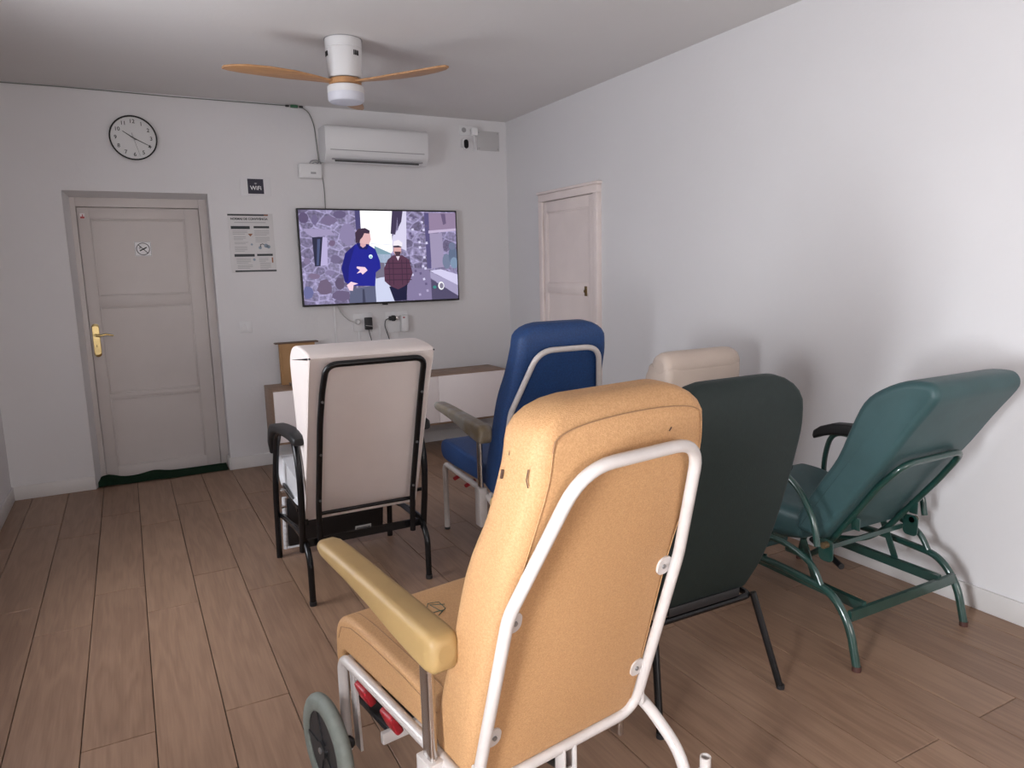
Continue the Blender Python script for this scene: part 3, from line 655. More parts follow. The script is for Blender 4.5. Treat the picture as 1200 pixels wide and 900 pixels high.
# ------------------------------------------------------------------ chairs
def wear(parent, marks, m):
    for pts, r in marks:
        b = bm_(); tube(b, pts, r, n=6); finish('tear', b, m, parent)
def geriatric_chair(name, O, rot, pc, label, wheels, lean=0., arm_m=None, dz=0., seam_m=None, steel=chrome_m):
    root = empty(name, (O[0], O[1], 0), rot, label, 'chair')
    A = math.radians(lean)
    def L(v, z):  # lean back part about the lower pivot
        v0, z0 = 0., .36; c, s = math.cos(A), math.sin(A)
        return (v0+(v-v0)*c-(z-z0)*s, z0+(v-v0)*s+(z-z0)*c+dz)
    # back cushion
    st = [(.000, .375, .17, .262), (-.034, .50, .17, .266), (-.072, .64, .155, .266), (-.128, .83, .150, .262), (-.182, .97, .133, .254), (-.228, 1.10, .135, .244), (-.238, 1.17, .137, .238)]
    st = [(*L(v, z), t, h) for v, z, t, h in st]
    b = bm_(); info = pad(b, st, cr=.042, endlo=(.02, .03, .02), endhi=(.13, .05, .085), crown=.02)
    back = finish('backrest', b, pc, root, ang=60)
    # seam on the rear face
    if seam_m:
        for s in (-1, 1):
            pts = [c+Vector((s*(hw-.030), 0, 0))-Nn*.0005 for c, T_, Nn, t, hw in info]
            b = bm_(); tube(b, pts, .0010, n=6); finish('seam', b, pc, back)
        c, T_, Nn, t, hw = info[-1]
        pts = [c+Vector((math.cos(a)*(hw-.030), 0, 0))+T_*.05*math.sin(a)**.55-Nn*(.0004) for a in [PI*k/16 for k in range(17)]]
        b = bm_(); tube(b, pts, .0013, n=6); finish('seam', b, seam_m, back)
    # white tube frame round the back
    def P(u, v, z): a, c = L(v, z); return (u, a, c)
    b = bm_()
    loop = [P(-.25, 0, .356), P(-.25, -.145, .83), P(-.164, -.27, 1.139), P(.164, -.27, 1.139), P(.25, -.145, .83), P(.25, 0, .356)]
    pts = loop+[P(0, 0, .356)]; pts = [P(0, 0, .356)]+pts
    f = fillet(pts, [0, .07, .03, .08, .08, .03, .07, 0], 7)
    tube(b, f[:-1], .0135, closed=True); finish('back_frame', b, whitem_m, root)
    for s in (-1, 1):
        for v, z in ((-.112, .80), (-.026, .50)):
            b = bm_(); a, c = L(v, z)
            M = Matrix.Translation((s*.224, a-.010, c)) @ Matrix.Rotation(A+.25, 4, 'X')
            ring_faces(b, [[M @ Vector((p, y, q)) for p, q in rrect(.022, .024, .018, 5)] for y in (-.003, .003)])
            br = finish('bracket', b, whitem_m, root)
            b = bm_(); p = M @ Vector((-s*.004, -.007, 0)); cyl(b, p, (M.to_3x3() @ Vector((0, 1, 0))), .0055, .006, 12); finish('screw', b, mat('screw_grey', (.3, .3, .3), .4, .7), br)
    # gas spring bracket in the middle of the bottom bar
    b = bm_(); p = P(0, 0, .356)
    for u in (.0, .035): box(b, u-.003, u+.003, p[1]-.015, p[1]+.02, p[2]-.10, p[2]+.0, .001)
    cyl(b, (-.004, p[1]+.0, p[2]-.07), (1, 0, 0), .007, .045, 10)
    finish('hinge_clevis', b, whitem_m, root)
    b = bm_(); tube(b, [(.0175, p[1]+.01, p[2]-.07), (.0175, .33, .24+dz)], .011, n=12); finish('gas_spring', b, mat('spring_black', (.02, .02, .02), .3), root)
    # side frames
    for s in (-1, 1):
        u = s*.272
        b = bm_()
        if wheels:
            front = [(u, .664, .10), (u, .664, .40), (u, .12, .395), (u, -.01, .385), (u, -.155, .29), (u, -.165, .09)]
        else:
            front = [(u, .664, .012), (u, .664, .40), (u, .12, .375), (u, .0, .33), (u, -.13, .20), (u, -.15, .012)]
        front = [(a, c, (d+dz if d > .2 else d)) for a, c, d in front]
        tube(b, front, .0155, [0, .05, .05, .08, .07, 0], n=14); finish('side_frame', b, whitem_m, root)
        if not wheels:
            for v in (.664, -.15):
                b = bm_(); cyl(b, (u, v, 0), (0, 0, 1), .0165, .014, 14); finish('rubber_foot', b, blackp_m, root)
        b = bm_(); ring_faces(b, [[Vector((s*uu, -.015+y_, .405+dz+z_)) for y_, z_ in rrect(.016, .03, .014, 4)] for uu in (.252, .257)]); pp = finish('pivot_plate', b, whitem_m, root)
        b = bm_(); cyl(b, (s*.257, -.015, .415+dz), (-s, 0, 0), .006, .01, 10); finish('pivot_bolt', b, mat('screw_grey', (.3, .3, .3), .4, .7), pp)
        # arm post with socket
        b = bm_(); zl = .30 if wheels else .20; box(b, min(u+s*.004, u+s*.046), max(u+s*.004, u+s*.046), .078, .142, zl+dz, .405+dz, .004)
        finish('post_socket', b, whitem_m, root)
        uc = u+s*.025
        b = bm_(); ring_faces(b, [[Vector((uc+p, .110+q, z)) for p, q in rrect(.010, .022, .009, 4)] for z in (.21+dz, .66+dz)]); finish('arm_post', b, steel, root)
        # armrest pad
        b = bm_(); rings = []
        for v, zb, zt, hw in ((.020, .675, .715, .020), (.024, .660, .728, .030), (.035, .650, .736, .036), (.06, .646, .741, .037), (.12, .652, .744, .037), (.22, .668, .750, .037), (.34, .690, .757, .036), (.46, .708, .764, .036), (.56, .718, .769, .036), (.63, .724, .770, .035), (.66, .730, .766, .030), (.668, .74, .756, .018)):
            rings.append([Vector((uc-s*.002+p, v, (zb+zt)/2+dz+q)) for p, q in rrect(hw, (zt-zb)/2, min(.018, (zt-zb)*.45), 5)])
        ring_faces(b, rings); finish('armrest', b, arm_m, root, ang=70)
    for v, z in ((.60, .385), (.05, .375)):
        b = bm_(); tube(b, [(-.272, v, z+dz), (.272, v, z+dz)], .0125, n=12); finish('cross_bar', b, whitem_m, root)
    # seat cushion: waterfall front
    st = [(.14, .395, .11, .252), (.3, .398, .105, .255), (.45, .40, .105, .256), (.6, .405, .10, .256), (.655, .40, .10, .256)]
    b = bm_()
    # closed profile of the seat swept across u
    prof = [(.12, .40), (.12, .49), (.2, .512), (.40, .518), (.56, .522), (.66, .515), (.715, .488), (.742, .44), (.748, .36), (.742, .27), (.72, .245), (.698, .27), (.695, .36), (.68, .398)]
    if not wheels: prof = [(.12, .40), (.12, .49), (.2, .512), (.40, .518), (.56, .530), (.68, .535), (.745, .515), (.765, .47), (.745, .425), (.68, .405), (.4, .40)]
    prof = [(p[0], p[1]+dz) for p in smoothpath([(*q,) for q in prof], 3)]
    cyv = sum(p[0] for p in prof)/len(prof); czv = sum(p[1] for p in prof)/len(prof)
    rings = []
    for k in range(9):
        f_ = math.radians(90*(1-k/8)); ins = .022*(1-math.cos(f_)) if False else .018*(1-math.sqrt(max(0, 1-math.sin(f_)**2)))
        rings.append((-.258+.018*(1-math.sin(f_)), ins))
    full = rings+[(-.1, 0), (0, 0), (.1, 0)]+[(-u_, i_) for u_, i_ in rings[::-1]]
    RRg = []
    n = len(prof)
    nor = []
    for i in range(n):
        a, c = prof[i-1], prof[(i+1) % n]; d = Vector((c[0]-a[0], c[1]-a[1]))
        d = d.normalized() if d.length > 1e-6 else Vector((1, 0)); nor.append((-d.y, d.x))
    for u_, ins in full:
        RRg.append([Vector((u_, p[0]-nn[0]*ins, p[1]-nn[1]*ins)) for p, nn in zip(prof, nor)])
    ring_faces(b, RRg); seat = finish('seat', b, pc, root, ang=60)
    if seam_m:
        b = bm_(); tube(b, [(-.2585+.0, v, z+dz) for v, z in ((.14, .482), (.3, .497), (.5, .503), (.62, .498), (.69, .475), (.715, .43))], .0012, n=6); finish('seam', b, seam_m, seat)
        b = bm_(); tube(b, [(-.215, v, z+dz) for v, z in ((.14, .5), (.2, .5135), (.40, .519), (.56, .523), (.65, .518), (.70, .501))], .0012, n=6); finish('seam', b, seam_m, seat)
    # footrest: dark pad in a light bar
    if wheels: b = bm_(); box(b, -.22, .22, .50, .70, .215+dz, .235+dz, .005, M=None); finish('footrest_pad', b, blackp_m, root)
    if wheels: b = bm_(); box(b, -.24, .24, .485, .502, .195+dz, .23+dz, .003); finish('footrest_bar', b, whitem_m, root)
    for s in (-1, 1) if wheels else ():
        b = bm_(); q = [(.62, .40+dz), (.655, .40+dz), (.64, .12), (.60, .12)]
        ring_faces(b, [[Vector((s*uu, y_, z_)) for y_, z_ in q] for uu in (.250, .258)]); finish('side_plate', b, whitem_m, root)
    if wheels:
        for s in (-1, 1):
            wr = empty('front_wheel', (s*.345, .632, .155)); wr.parent = root
            b = bm_(); tp = [(0.004, .108), (0, .115), (0, .143), (.006, .151), (.014, .155), (.024, .155), (.032, .151), (.038, .143), (.038, .115), (.034, .108)]
            ring_faces(b, [[Vector((-.019+z_, q_*math.cos(2*PI*k/56), q_*math.sin(2*PI*k/56))) for z_, q_ in tp] for k in range(56)], closed=True); finish('tyre', b, rubber_m, wr)
            b = bm_(); lathe(b, (-.012, 0, 0), (1, 0, 0), [(0, .112), (0, .118), (.026, .118), (.026, .112)], 40)
            lathe(b, (-.022, 0, 0), (1, 0, 0), [(0, .0), (0, .026), (.044, .026), (.044, .0)], 24)
            for k in range(5):
                a = 2*PI*k/5; d = Vector((0, math.cos(a), math.sin(a)))
                tube(b, [d*.02, d*.115], .012, n=4, prof=[(-.016, -.006), (.016, -.006), (.016, .006), (-.016, .006)])
            lathe(b, (-.003, 0, 0), (1, 0, 0), [(0, .0), (0, .116), (.006, .116), (.006, .0)], 32)
            finish('rim', b, blackp_m, wr)
            b = bm_(); cyl(b, (-.026 if s < 0 else -.06, 0, 0), (1, 0, 0), .009, .086, 12); finish('axle', b, mat('axle_grey', (.3, .3, .31), .35, .8), wr)
            # rear castor
            cr_ = empty('rear_castor', (s*.272, -.165, 0)); cr_.parent = root
            b = bm_(); lathe(b, (-.011, -.02, .045), (1, 0, 0), [(0, .035), (.003, .043), (.011, .045), (.019, .043), (.022, .035)], 28); finish('castor_wheel', b, rubber_m, cr_)
            b = bm_(); box(b, -.018, -.014, -.035, .015, .04, .10, .001); box(b, .014, .018, -.035, .015, .04, .10, .001); box(b, -.018, .018, -.03, .018, .095, .102, .001); finish('fork', b, whitem_m, cr_)
            b = bm_()
            lathe(b, (s*.040, -.02, .18), (0, 0, 1), [(0, .014), (.115, .014), (.115, .0105), (.09, .0105)], 16); box(b, s*.045-.02, s*.045, -.03, -.005, .22, .26, .002) if s > 0 else box(b, s*.045, s*.045+.02, -.03, -.005, .22, .26, .002)
            finish('stick_holder', b, whitem_m, cr_)
    # red levers
    for v, z in ((.55, .325), (.39, .325)):
        b = bm_(); M = Matrix.Translation((-.258, v, z+dz+.01)) @ Matrix.Rotation(math.radians(-22), 4, 'Y')
        if wheels: box(b, -.012, .012, -.034, .034, -.035, .025, .008, 3, M=M)
        else: box(b, -.010, .06, -.010, .012, -.01, .008, .004, 2, M=M)
        finish('red_lever', b, red_m, root)
    if wheels: b = bm_(); lathe(b, (-.272, .655, .145), (-.4, -1, 0), [(0, .008), (.02, .008), (.022, .017), (.035, .018), (.04, .012)], 16); finish('clamp_knob', b, blackp_m, root)
    return root, back, seat, L
ych = mat('mustard_vinyl', lin(190, 148, 104), .6, col2=lin(174, 132, 90), scale=220, bump=.35, bscale=420, spec=.4)
blu = mat('blue_vinyl', lin(25, 64, 116), .55, col2=lin(20, 52, 98), scale=120, bump=.2, bscale=300)
arm_y = mat('tan_armrest', lin(160, 132, 86), .5, var=.04, scale=14)
arm_g = mat('worn_grey_armrest', lin(150, 148, 145), .5, col2=lin(120, 105, 80), scale=9)
seamy = mat('seam_brown', (.27, .15, .075), .8); 
root, back, seat, L = geriatric_chair('recliner_chair', (.827, 1.353), math.radians(8.5), ych, 'mustard yellow high-back care chair with white tube frame and grey wheel in the foreground', True, 0, arm_y, seam_m=seamy)
tear_m = mat('tear_dark', (.06, .03, .02), .9)
def side_mark(parent, pts, r=.0012, u=-.243):
    b = bm_(); tube(b, pts, r, n=5); return finish('tear', b, tear_m, parent)
side_mark(back, [(-.2265, -.150, 1.195), (-.235, -.149, 1.18), (-.240, -.148, 1.155)])
side_mark(back, [(-.247, -.135, 1.125), (-.249, -.133, 1.108)], .003)
side_mark(back, [(-.243, -.21, 1.14), (-.245, -.206, 1.12), (-.243, -.208, 1.105)])
side_mark(back, [(.10, -.243, 1.165), (.107, -.243, 1.172)], .0015)
for pts in ([(.01, .47), (.03, .50), (.055, .49), (.05, .45), (.02, .43)], [(-.01, .44), (.02, .45), (.045, .445)], [(.06, .47), (.03, .49), (.035, .44)]):
    b = bm_(); tube(b, [(x*1.25-.07, y*1.2-.03, .5225) for x, y in pts], .0013, n=5); finish('scratch_mark', b, mat('pen_green', (.05, .09, .07), .8), seat)
geriatric_chair('recliner_chair', (1.812, 3.115), math.radians(-1.0), blu, 'blue high-back care chair with white tube frame and worn grey armrests', False, 1.5, arm_g, seam_m=None)

# ---- white vinyl chair with black tube frame
wv = mat('white_vinyl', lin(222, 212, 208), .42, var=.02, scale=6, bump=.08, bscale=60)
ws = mat('white_vinyl_seat', lin(205, 205, 208), .42, bump=.08, bscale=60)
WX, WY = .915, 3.2
wc = empty('recliner_chair', (WX, WY, 0), 0, 'white vinyl recliner with black tube frame in front of the cream door and television', 'chair')
prof = [(.112, .366), (.055, .475), (-.02, .66), (-.105, .867), (-.17, 1.03), (-.222, 1.145), (-.226, 1.162), (-.20, 1.178), (-.10, 1.192), (.02, 1.196), (.105, 1.18), (.155, 1.14), (.168, 1.09), (.155, 1.0), (.135, .88), (.12, .76), (.128, .60), (.165, .45), (.18, .375)]
prof = smoothpath([(*q,) for q in prof], 3)
def sweep_u(bm, prof, hw, rd=.018):
    n = len(prof); nor = []
    ar = sum(prof[i][0]*prof[(i+1) % n][1]-prof[(i+1) % n][0]*prof[i][1] for i in range(n))
    for i in range(n):
        a, c = prof[i-1], prof[(i+1) % n]; d = Vector((c[0]-a[0], c[1]-a[1])); d = d.normalized() if d.length > 1e-6 else Vector((1, 0))
        nor.append((d.y, -d.x) if ar > 0 else (-d.y, d.x))
    st = []
    for k in range(7):
        f_ = math.radians(90*k/6); st.append((-hw+rd*(1-math.sin(f_)), rd*(1-math.cos(f_))))
    st = [(-hw+rd*(1-math.cos(math.radians(15*k))), rd*(1-math.sin(math.radians(15*k)))) for k in range(7)]
    full = st+[(0, 0)]+[(-a, c) for a, c in st[::-1]]
    ring_faces(bm, [[Vector((u_, p[0]-nn[0]*i_, p[1]-nn[1]*i_)) for p, nn in zip(prof, nor)] for u_, i_ in full])
b = bm_(); sweep_u(b, prof, .278, .012); wb = finish('backrest', b, wv, wc, ang=50)
for s in (-1, 1):
    b = bm_(); tube(b, [(s*.272, p[0], p[1]) for p in prof[:16]], .0022, n=6); finish('piping', b, wv, wb)
    b = bm_(); cyl(b, (s*.273, -.222, 1.16), (0, -1, 0), .004, .006, 10); finish('corner_stud', b, blackp_m, wb)
b = bm_()
pts = [(-.226, .03, .25), (-.226, .012, .45), (-.226, -.13, .867), (-.222, -.195, 1.02), (-.214, -.262, 1.135), (.214, -.262, 1.135), (.222, -.195, 1.02), (.226, -.13, .867), (.226, .012, .45), (.226, .03, .25)]
tube(b, pts, .0135, [0, .06, .05, .03, .05, .05, .03, .05, .06, 0], n=14); finish('back_frame', b, black_m, wc)
for s in (-1, 1):
    for z in (.97, .72, .49):
        v = {.97: -.178, .72: -.083, .49: -.004}[z]
        b = bm_(); cyl(b, (s*.223, v-.010, z), (0, -1, 0), .006, .004, 10); finish('rivet', b, mat('rivet', (.12, .12, .12), .35, .5), wc)
b = bm_(); tube(b, [(-.226, .045, .41), (.226, .045, .41)], .009, n=10); finish('cross_bar', b, black_m, wc); b = bm_(); tube(b, [(-.31, .075, .27), (.31, .075, .27)], .014, prof=[(-.008, -.018), (.008, -.018), (.008, .018), (-.008, .018)])
finish('cross_bar', b, black_m, wc)
for s in (-1, 1):
    b = bm_(); tube(b, [(s*.226, .09, .43), (s*.31, .09, .43)], .009, n=8); finish('pivot_bar', b, black_m, wc)
for s in (-1, 1):
    u = s*.298
    b = bm_(); tube(b, [(s*.31, .665, 0.0), (s*.31, .63, .40), (u, .60, .60), (u, .52, .715), (u, .36, .745), (u, .08, .762), (u, .02, .62), (u, .03, .45), (u, .075, .235)], .0155, [0, .12, .08, .06, .06, .09, .09, .06, 0], n=14); finish('arm_frame', b, black_m, wc)
    u = s*.285
    b = bm_(); tube(b, [(u, .66, .235), (u, .3, .285), (u, .08, .29), (u, -.01, .22), (u, -.010, .012)], .0145, [0, .05, .08, .09, 0], n=14); finish('leg', b, black_m, wc)
    b = bm_(); cyl(b, (u, -.010, 0), (0, 0, 1), .0165, .02, 12); finish('rubber_foot', b, blackp_m, wc)
    b = bm_(); tube(b, [(u-s*.02, .64, .40), (u-s*.02, .10, .36)], .01, prof=[(-.006, -.014), (.006, -.014), (.006, .014), (-.006, .014)]); finish('seat_rail', b, black_m, wc)
    u = s*.298
    b = bm_(); rings = []
    for v, z, hh_, hw_ in ((.660, .585, .016, .022), (.645, .64, .024, .030), (.605, .695, .028, .032), (.545, .732, .026, .033), (.46, .752, .022, .033), (.35, .768, .021, .033), (.19, .783, .021, .033), (.07, .785, .022, .033), (.0, .778, .022, .030), (-.02, .772, .016, .022)):
        ang = 70 if z < .6 else (62 if z < .66 else (45 if z < .72 else (22 if z < .74 else 6)))
        a = math.radians(ang); 
        rings.append([Vector((u+p, v+q*math.sin(a), z+q*math.cos(a))) for p, q in rrect(hw_, hh_, .014, 4)])
    ring_faces(b, rings); finish('armrest', b, mat('black_armrest', (.010, .010, .011), .45, spec=.35), wc, ang=70)
b = bm_(); prof = [(.10, .42), (.10, .50), (.2, .525), (.40, .545), (.56, .56), (.66, .56), (.715, .525), (.725, .46), (.70, .41), (.62, .395), (.3, .395)]
prof = smoothpath([(*q,) for q in prof], 3)
cyv = .4; czv = .46
rings = []
for k in range(6):
    f_ = math.radians(90*k/5); rings.append((-.272+.02*(1-math.sin(f_)), 1-.035*(1-math.sin(f_))))
full = rings+[(0, 1)]+[(-a, c) for a, c in rings[::-1]]
ring_faces(b, [[Vector((u_, cyv+(p[0]-cyv)*sc, czv+(p[1]-czv)*sc)) for p in prof] for u_, sc in full]); finish('seat', b, ws, wc, ang=60)
b = bm_(); M = Matrix.Translation((0, .62, .20)) @ Matrix.Rotation(math.radians(12), 4, 'X')
box(b, -.262, .262, -.014, .014, -.14, .14, .006, M=M); finish('footrest_panel', b, mat('black_board', (.012, .012, .014), .4), wc)
b = bm_()
for i in range(13):
    z = -.145+.29*i/12; cyl(b, M @ Vector((-.276, 0, z-.012)), (0, 0, 1), .013, .02, 8)
box(b, -.27, .27, -.018, .018, -.152, -.143, .003, M=M)
finish('footrest_edging', b, ws, wc)
b = bm_(); box(b, .10, .19, -.0175, -.0145, -.115, -.092, M=M); finish('maker_label', b, mat('label_grey', (.5, .5, .5), .5), wc, False)
b = bm_(); box(b, .105, .185, -.0185, -.0176, -.109, -.103, M=M); finish('label_print', b, pk, wc, False)
b = bm_(); tube(b, [(.02, .60, .36), (.07, .35, .30)], .01, prof=[(-.012, -.003), (.012, -.003), (.012, .003), (-.012, .003)]); finish('linkage', b, mat('dark_steel', (.08, .08, .085), .35, .6), wc); b = bm_(); tube(b, [(.26, .12, .30), (.20, .45, .36)], .01, prof=[(-.012, -.003), (.012, -.003), (.012, .003), (-.012, .003)])
finish('linkage', b, mat('dark_steel', (.08, .08, .085), .35, .6), wc)
for s in (-1, 1):
    for z in (.385, .30):
        b = bm_(); lathe(b, (s*.2687, .60, z), (s, 0, 0), [(0, .012), (.02, .012), (.024, .008), (.024, .004)], 14); finish('wing_bolt', b, chrome_m, wc)

# ---- dark green chair
dg = mat('dark_green_vinyl', lin(32, 44, 43), .55, var=.06, scale=60, bump=.12, bscale=200, spec=.3)
DX, DY = 1.66, 1.65
dc = empty('lounge_chair', (DX, DY, 0), 0, 'very dark green high-back chair with thin black legs right of the mustard chair', 'chair')
st = [(.105, .375, .09, .212), (.06, .48, .105, .238), (.02, .62, .11, .256), (-.02, .80, .105, .272), (-.052, .95, .10, .277), (-.06, 1.03, .105, .274)]
b = bm_(); info = pad(b, st, cr=.03, endlo=(.05, .03, .03), endhi=(.15, .045, .118), crown=.12); finish('backrest', b, dg, dc, ang=70)
b = bm_(); st = [(.12, .40, .10, .235), (.3, .40, .11, .25), (.5, .405, .11, .255), (.58, .405, .105, .25)]
# seat: same cushion laid flat
st2 = [(p[0], p[1]+p[2], p[2], p[3]) for p in st]
pad(b, st2, cr=.035, endlo=(.03, .03, .02), endhi=(.05, .03, .04)); finish('seat', b, dg, dc, ang=60)
b = bm_(); tube(b, [(-.222, .60, .345), (-.222, .11, .325), (.222, .11, .325), (.222, .60, .345)], .0115, .03, n=12)
finish('seat_frame', b, black_m, dc); b = bm_(); tube(b, [(-.222, .60, .345), (.222, .60, .345)], .0115, n=12); finish('front_bar', b, black_m, dc)
b = bm_(); box(b, -.16, .16, .10, .14, .34, .372, .003); finish('fixing_strip', b, blackp_m, dc)
for s in (-1, 1):
    for (v0, v1) in ((.10, 0.005), (.60, .68)):
        b = bm_(); tube(b, [(s*.224, v0, .338), (s*.273, v1, .0)], .0125, n=12); leg = finish('leg', b, black_m, dc)
        b = bm_(); cyl(b, (s*.273, v1, 0), (0, 0, 1), .014, .015, 12); finish('foot_cap', b, blackp_m, leg)

# ---- teal green recliner
tg = mat('teal_vinyl', lin(50, 76, 78), .45, var=.08, scale=7, bump=.06, bscale=90, spec=.35)
gt = mat('green_enamel', lin(24, 58, 52), .28, coat=.6, var=.1, scale=25)
GX, GY = 2.596, 1.6
gc = empty('recliner_chair', (GX, GY, 0), 0, 'teal green reclined chair with green tube frame beside the right wall', 'chair')
prof = [(.236, .415), (.15, .536), (.05, .682), (-.035, .800), (-.113, .921), (-.182, 1.02), (-.192, 1.055), (-.180, 1.082), (-.15, 1.094), (-.07, 1.087), (.02, 1.046), (.085, .99), (.132, .891), (.185, .76), (.262, .64), (.33, .53), (.36, .44), (.335, .415)]
prof = smoothpath([(*q,) for q in prof], 3)
b = bm_(); sweep_u(b, prof, .258, .026); tb = finish('backrest', b, tg, gc, ang=50)
b = bm_(); st = [(.36, .50, .13, .25), (.46, .505, .15, .262), (.62, .535, .16, .265), (.72, .54, .15, .262)]
pad(b, st, cr=.045, endlo=(.03, .04, .03), endhi=(.05, .06, .06), crown=.05); finish('seat', b, tg, gc, ang=60)
b = bm_(); st = [(.80, .13, .07, .24), (.80, .25, .075, .245), (.80, .38, .075, .245)]
pad(b, st, cr=.03, endlo=(.03, .03, .02), endhi=(.03, .03, .02)); finish('legrest', b, tg, gc, ang=60)
b = bm_()
pts = [(-.13, .50, .26), (-.185, .36, .285), (-.186, .262, .36), (-.186, .05, .665), (-.186, -.045, .775), (.186, -.045, .775), (.186, .05, .635), (.186, .262, .36), (.186, .36, .285), (.13, .50, .26)]
tube(b, pts, .0125, [0, .05, .08, .03, .07, .07, .03, .08, .05, 0], n=14); finish('back_frame', b, gt, gc)
for s in (-1, 1):
    b = bm_(); box(b, s*.18-.003, s*.18+.003, .12, .155, .47, .52, .001); finish('back_bracket', b, gt, gc)
for s in (-1, 1):
    u = s*.336
    b = bm_(); tube(b, [(u, -.008, 0.012), (u, .030, .165), (u, .11, .262), (u, .36, .278), (u, .62, .272), (u, .78, .20), (u, .82, .012)], .0155, [0, .08, .10, .05, .12, .10, 0], n=14); finish('base_frame', b, gt, gc)
    for v in (-.008, .82):
        b = bm_(); cyl(b, (u, v, 0), (0, 0, 1), .0165, .02, 12); finish('foot_cap', b, mat('rusty_foot', (.06, .02, .015), .6), gc)
    b = bm_(); tube(b, [(u, .155, .262), (u, .20, .34), (u, .32, .385), (u, .55, .38), (u, .68, .30)], .0125, [0, .06, .07, .08, 0], n=12); finish('glide_bow', b, gt, gc)
    b = bm_(); tube(b, [(u, .185, .42), (u, .205, .52), (u, .30, .655), (u, .46, .69), (u, .66, .70), (u, .70, .56), (u, .69, .29)], .0125, [0, .06, .10, .08, .08, .08, 0], n=12); finish('arm_frame', b, gt, gc)
    b = bm_(); rings = []
    for v, z, hh_, hw_ in ((.33, .70, .014, .018), (.35, .705, .022, .029), (.45, .718, .026, .033), (.56, .724, .028, .034), (.64, .716, .028, .034), (.71, .692, .026, .032), (.745, .672, .022, .030), (.758, .664, .012, .018)):
        rings.append([Vector((u+p, v, z+q)) for p, q in rrect(hw_, hh_, .012, 4)])
    ring_faces(b, rings); finish('armrest', b, mat('black_armrest', (.010, .010, .011), .45, spec=.35), gc, ang=70)
    b = bm_(); tube(b, [(s*.235, .045, .205), (s*.235, .62, .215)], .01, prof=[(-.012, -.018), (.012, -.018), (.012, .018), (-.012, .018)]); finish('base_rail', b, gt, gc)
    b = bm_(); ring_faces(b, [[Vector((s*uu, .20+p, .385+q)) for p, q in rrect(.032, .045, .02, 4)] for uu in (.262, .268)]); finish('pivot_plate', b, gt, gc)
    b = bm_(); cyl(b, (s*.262, .195, .41), (s, 0, 0), .013, .03, 14); finish('pivot_bolt', b, mat('old_brass', (.15, .1, .05), .5, .6), gc)
    b = bm_(); tube(b, [(s*.25, .32, .385), (s*.25, .25, .22)], .008, prof=[(-.003, -.014), (.003, -.014), (.003, .014), (-.003, .014)]); finish('glide_link', b, gt, gc); b = bm_(); tube(b, [(s*.25, .55, .385), (s*.25, .60, .22)], .008, prof=[(-.003, -.014), (.003, -.014), (.003, .014), (-.003, .014)]); finish('glide_link', b, gt, gc)
b = bm_(); tube(b, [(-.325, .040, .192), (.325, .040, .192)], .01, prof=[(-.008, -.02), (.008, -.02), (.008, .02), (-.008, .02)])
finish('base_cross_bar', b, gt, gc); b = bm_(); tube(b, [(-.325, .70, .225), (.325, .70, .225)], .01, prof=[(-.008, -.02), (.008, -.02), (.008, .02), (-.008, .02)]); finish('base_cross_bar', b, gt, gc)
b = bm_(); tube(b, [(-.26, .235, .372), (.26, .235, .372)], .01, prof=[(-.004, -.010), (.004, -.010), (.004, .010), (-.004, .010)]); finish('pivot_bar', b, gt, gc)
b = bm_(); tube(b, [(-.31, .45, .27), (-.31, .62, .235), (-.31, .75, .235)], .01, prof=[(-.003, -.02), (.003, -.02), (.003, .02), (-.003, .02)]); finish('side_plate', b, gt, gc)
b = bm_(); tube(b, [(.05, .52, .26), (-.06, .28, .24)], .013, n=12); finish('gas_spring', b, blackp_m, gc)
b = bm_(); tube(b, [(-.10+.0+.012*math.cos(a), .36, .385+.012*math.sin(a)) for a in [2*PI*k/12 for k in range(12)]], .003, n=6, closed=True); finish('lever_ring', b, blackp_m, gc)

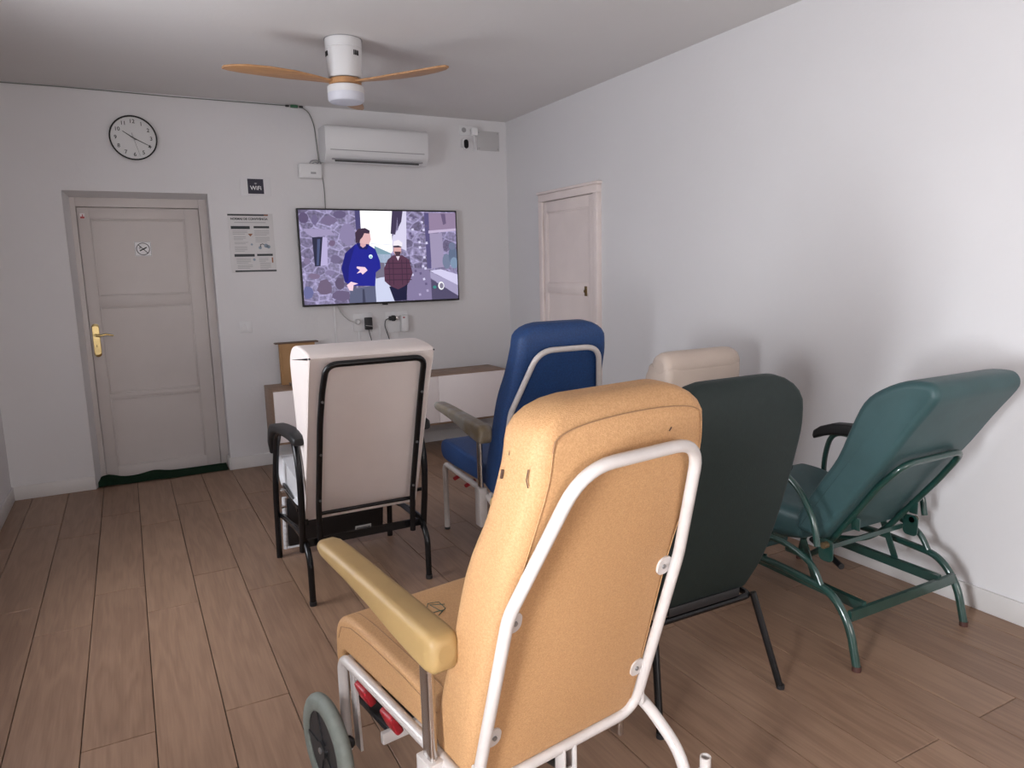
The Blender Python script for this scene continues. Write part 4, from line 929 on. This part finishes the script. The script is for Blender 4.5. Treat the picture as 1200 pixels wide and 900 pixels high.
# ---- beige chair behind
bg = mat('beige_vinyl', lin(186, 170, 158), .5, var=.02, scale=8, bump=.08, bscale=120)
BX, BY = 2.46, 2.62
bc = empty('lounge_chair', (BX, BY, 0), 0, 'beige chair of which the headrest shows between mustard and dark green chairs', 'chair')
st = [(.16, .40, .12, .24), (.09, .60, .13, .24), (.03, .80, .16, .242), (-.002, .93, .19, .240), (-.008, 1.0, .175, .236)]
b = bm_(); pad(b, st, cr=.035, endlo=(.02, .03, .02), endhi=(.03, .03, .03)); finish('backrest', b, bg, bc, ang=60)
b = bm_(); rings = []
for k in range(11):
    f_ = PI*k/10; uu = -.245*math.cos(f_); 
    s_ = [0.45, .80, .94, 1, 1, 1, 1, 1, .94, .80, .45][k]; uu = [-.238, -.228, -.205, -.16, -.08, 0, .08, .16, .205, .228, .238][k]
    rings.append([Vector((uu, .065+.075*s_*math.cos(a)+.02*s_*math.sin(a)*0, 1.025+.07*s_*math.sin(a)+.0*s_)) for a in [2*PI*j/20 for j in range(20)]])
ring_faces(b, rings); finish('headrest', b, bg, bc, ang=70)
b = bm_(); st = [(.16, .51, .11, .25), (.35, .515, .11, .255), (.58, .53, .11, .255)]
pad(b, st, cr=.035, endlo=(.03, .03, .02), endhi=(.04, .03, .04)); finish('seat', b, bg, bc, ang=60)
for s in (-1, 1):
    b = bm_(); tube(b, [(s*.268, .60, .012), (s*.268, .60, .66), (s*.268, .10, .66), (s*.268, .06, .012)], .0135, .06, n=12); finish('side_frame', b, whitem_m, bc)
    b = bm_(); ring_faces(b, [[Vector((s*.268+p, v, .685+q)) for p, q in rrect(.028*k, .018*k, .012, 4)] for v, k in ((.10, .7), (.12, 1), (.58, 1), (.60, .7))]); finish('armrest', b, bg, bc, ang=60)
    for v in (.06, .60):
        b = bm_(); cyl(b, (s*.268, v, 0), (0, 0, 1), .015, .015, 12); finish('foot_cap', b, blackp_m, bc)
b = bm_(); tube(b, [(-.268, .12, .38), (.268, .12, .38)], .0125, n=12); finish('seat_frame', b, whitem_m, bc); b = bm_(); tube(b, [(-.268, .55, .38), (.268, .55, .38)], .0125, n=12); finish('seat_frame', b, whitem_m, bc)
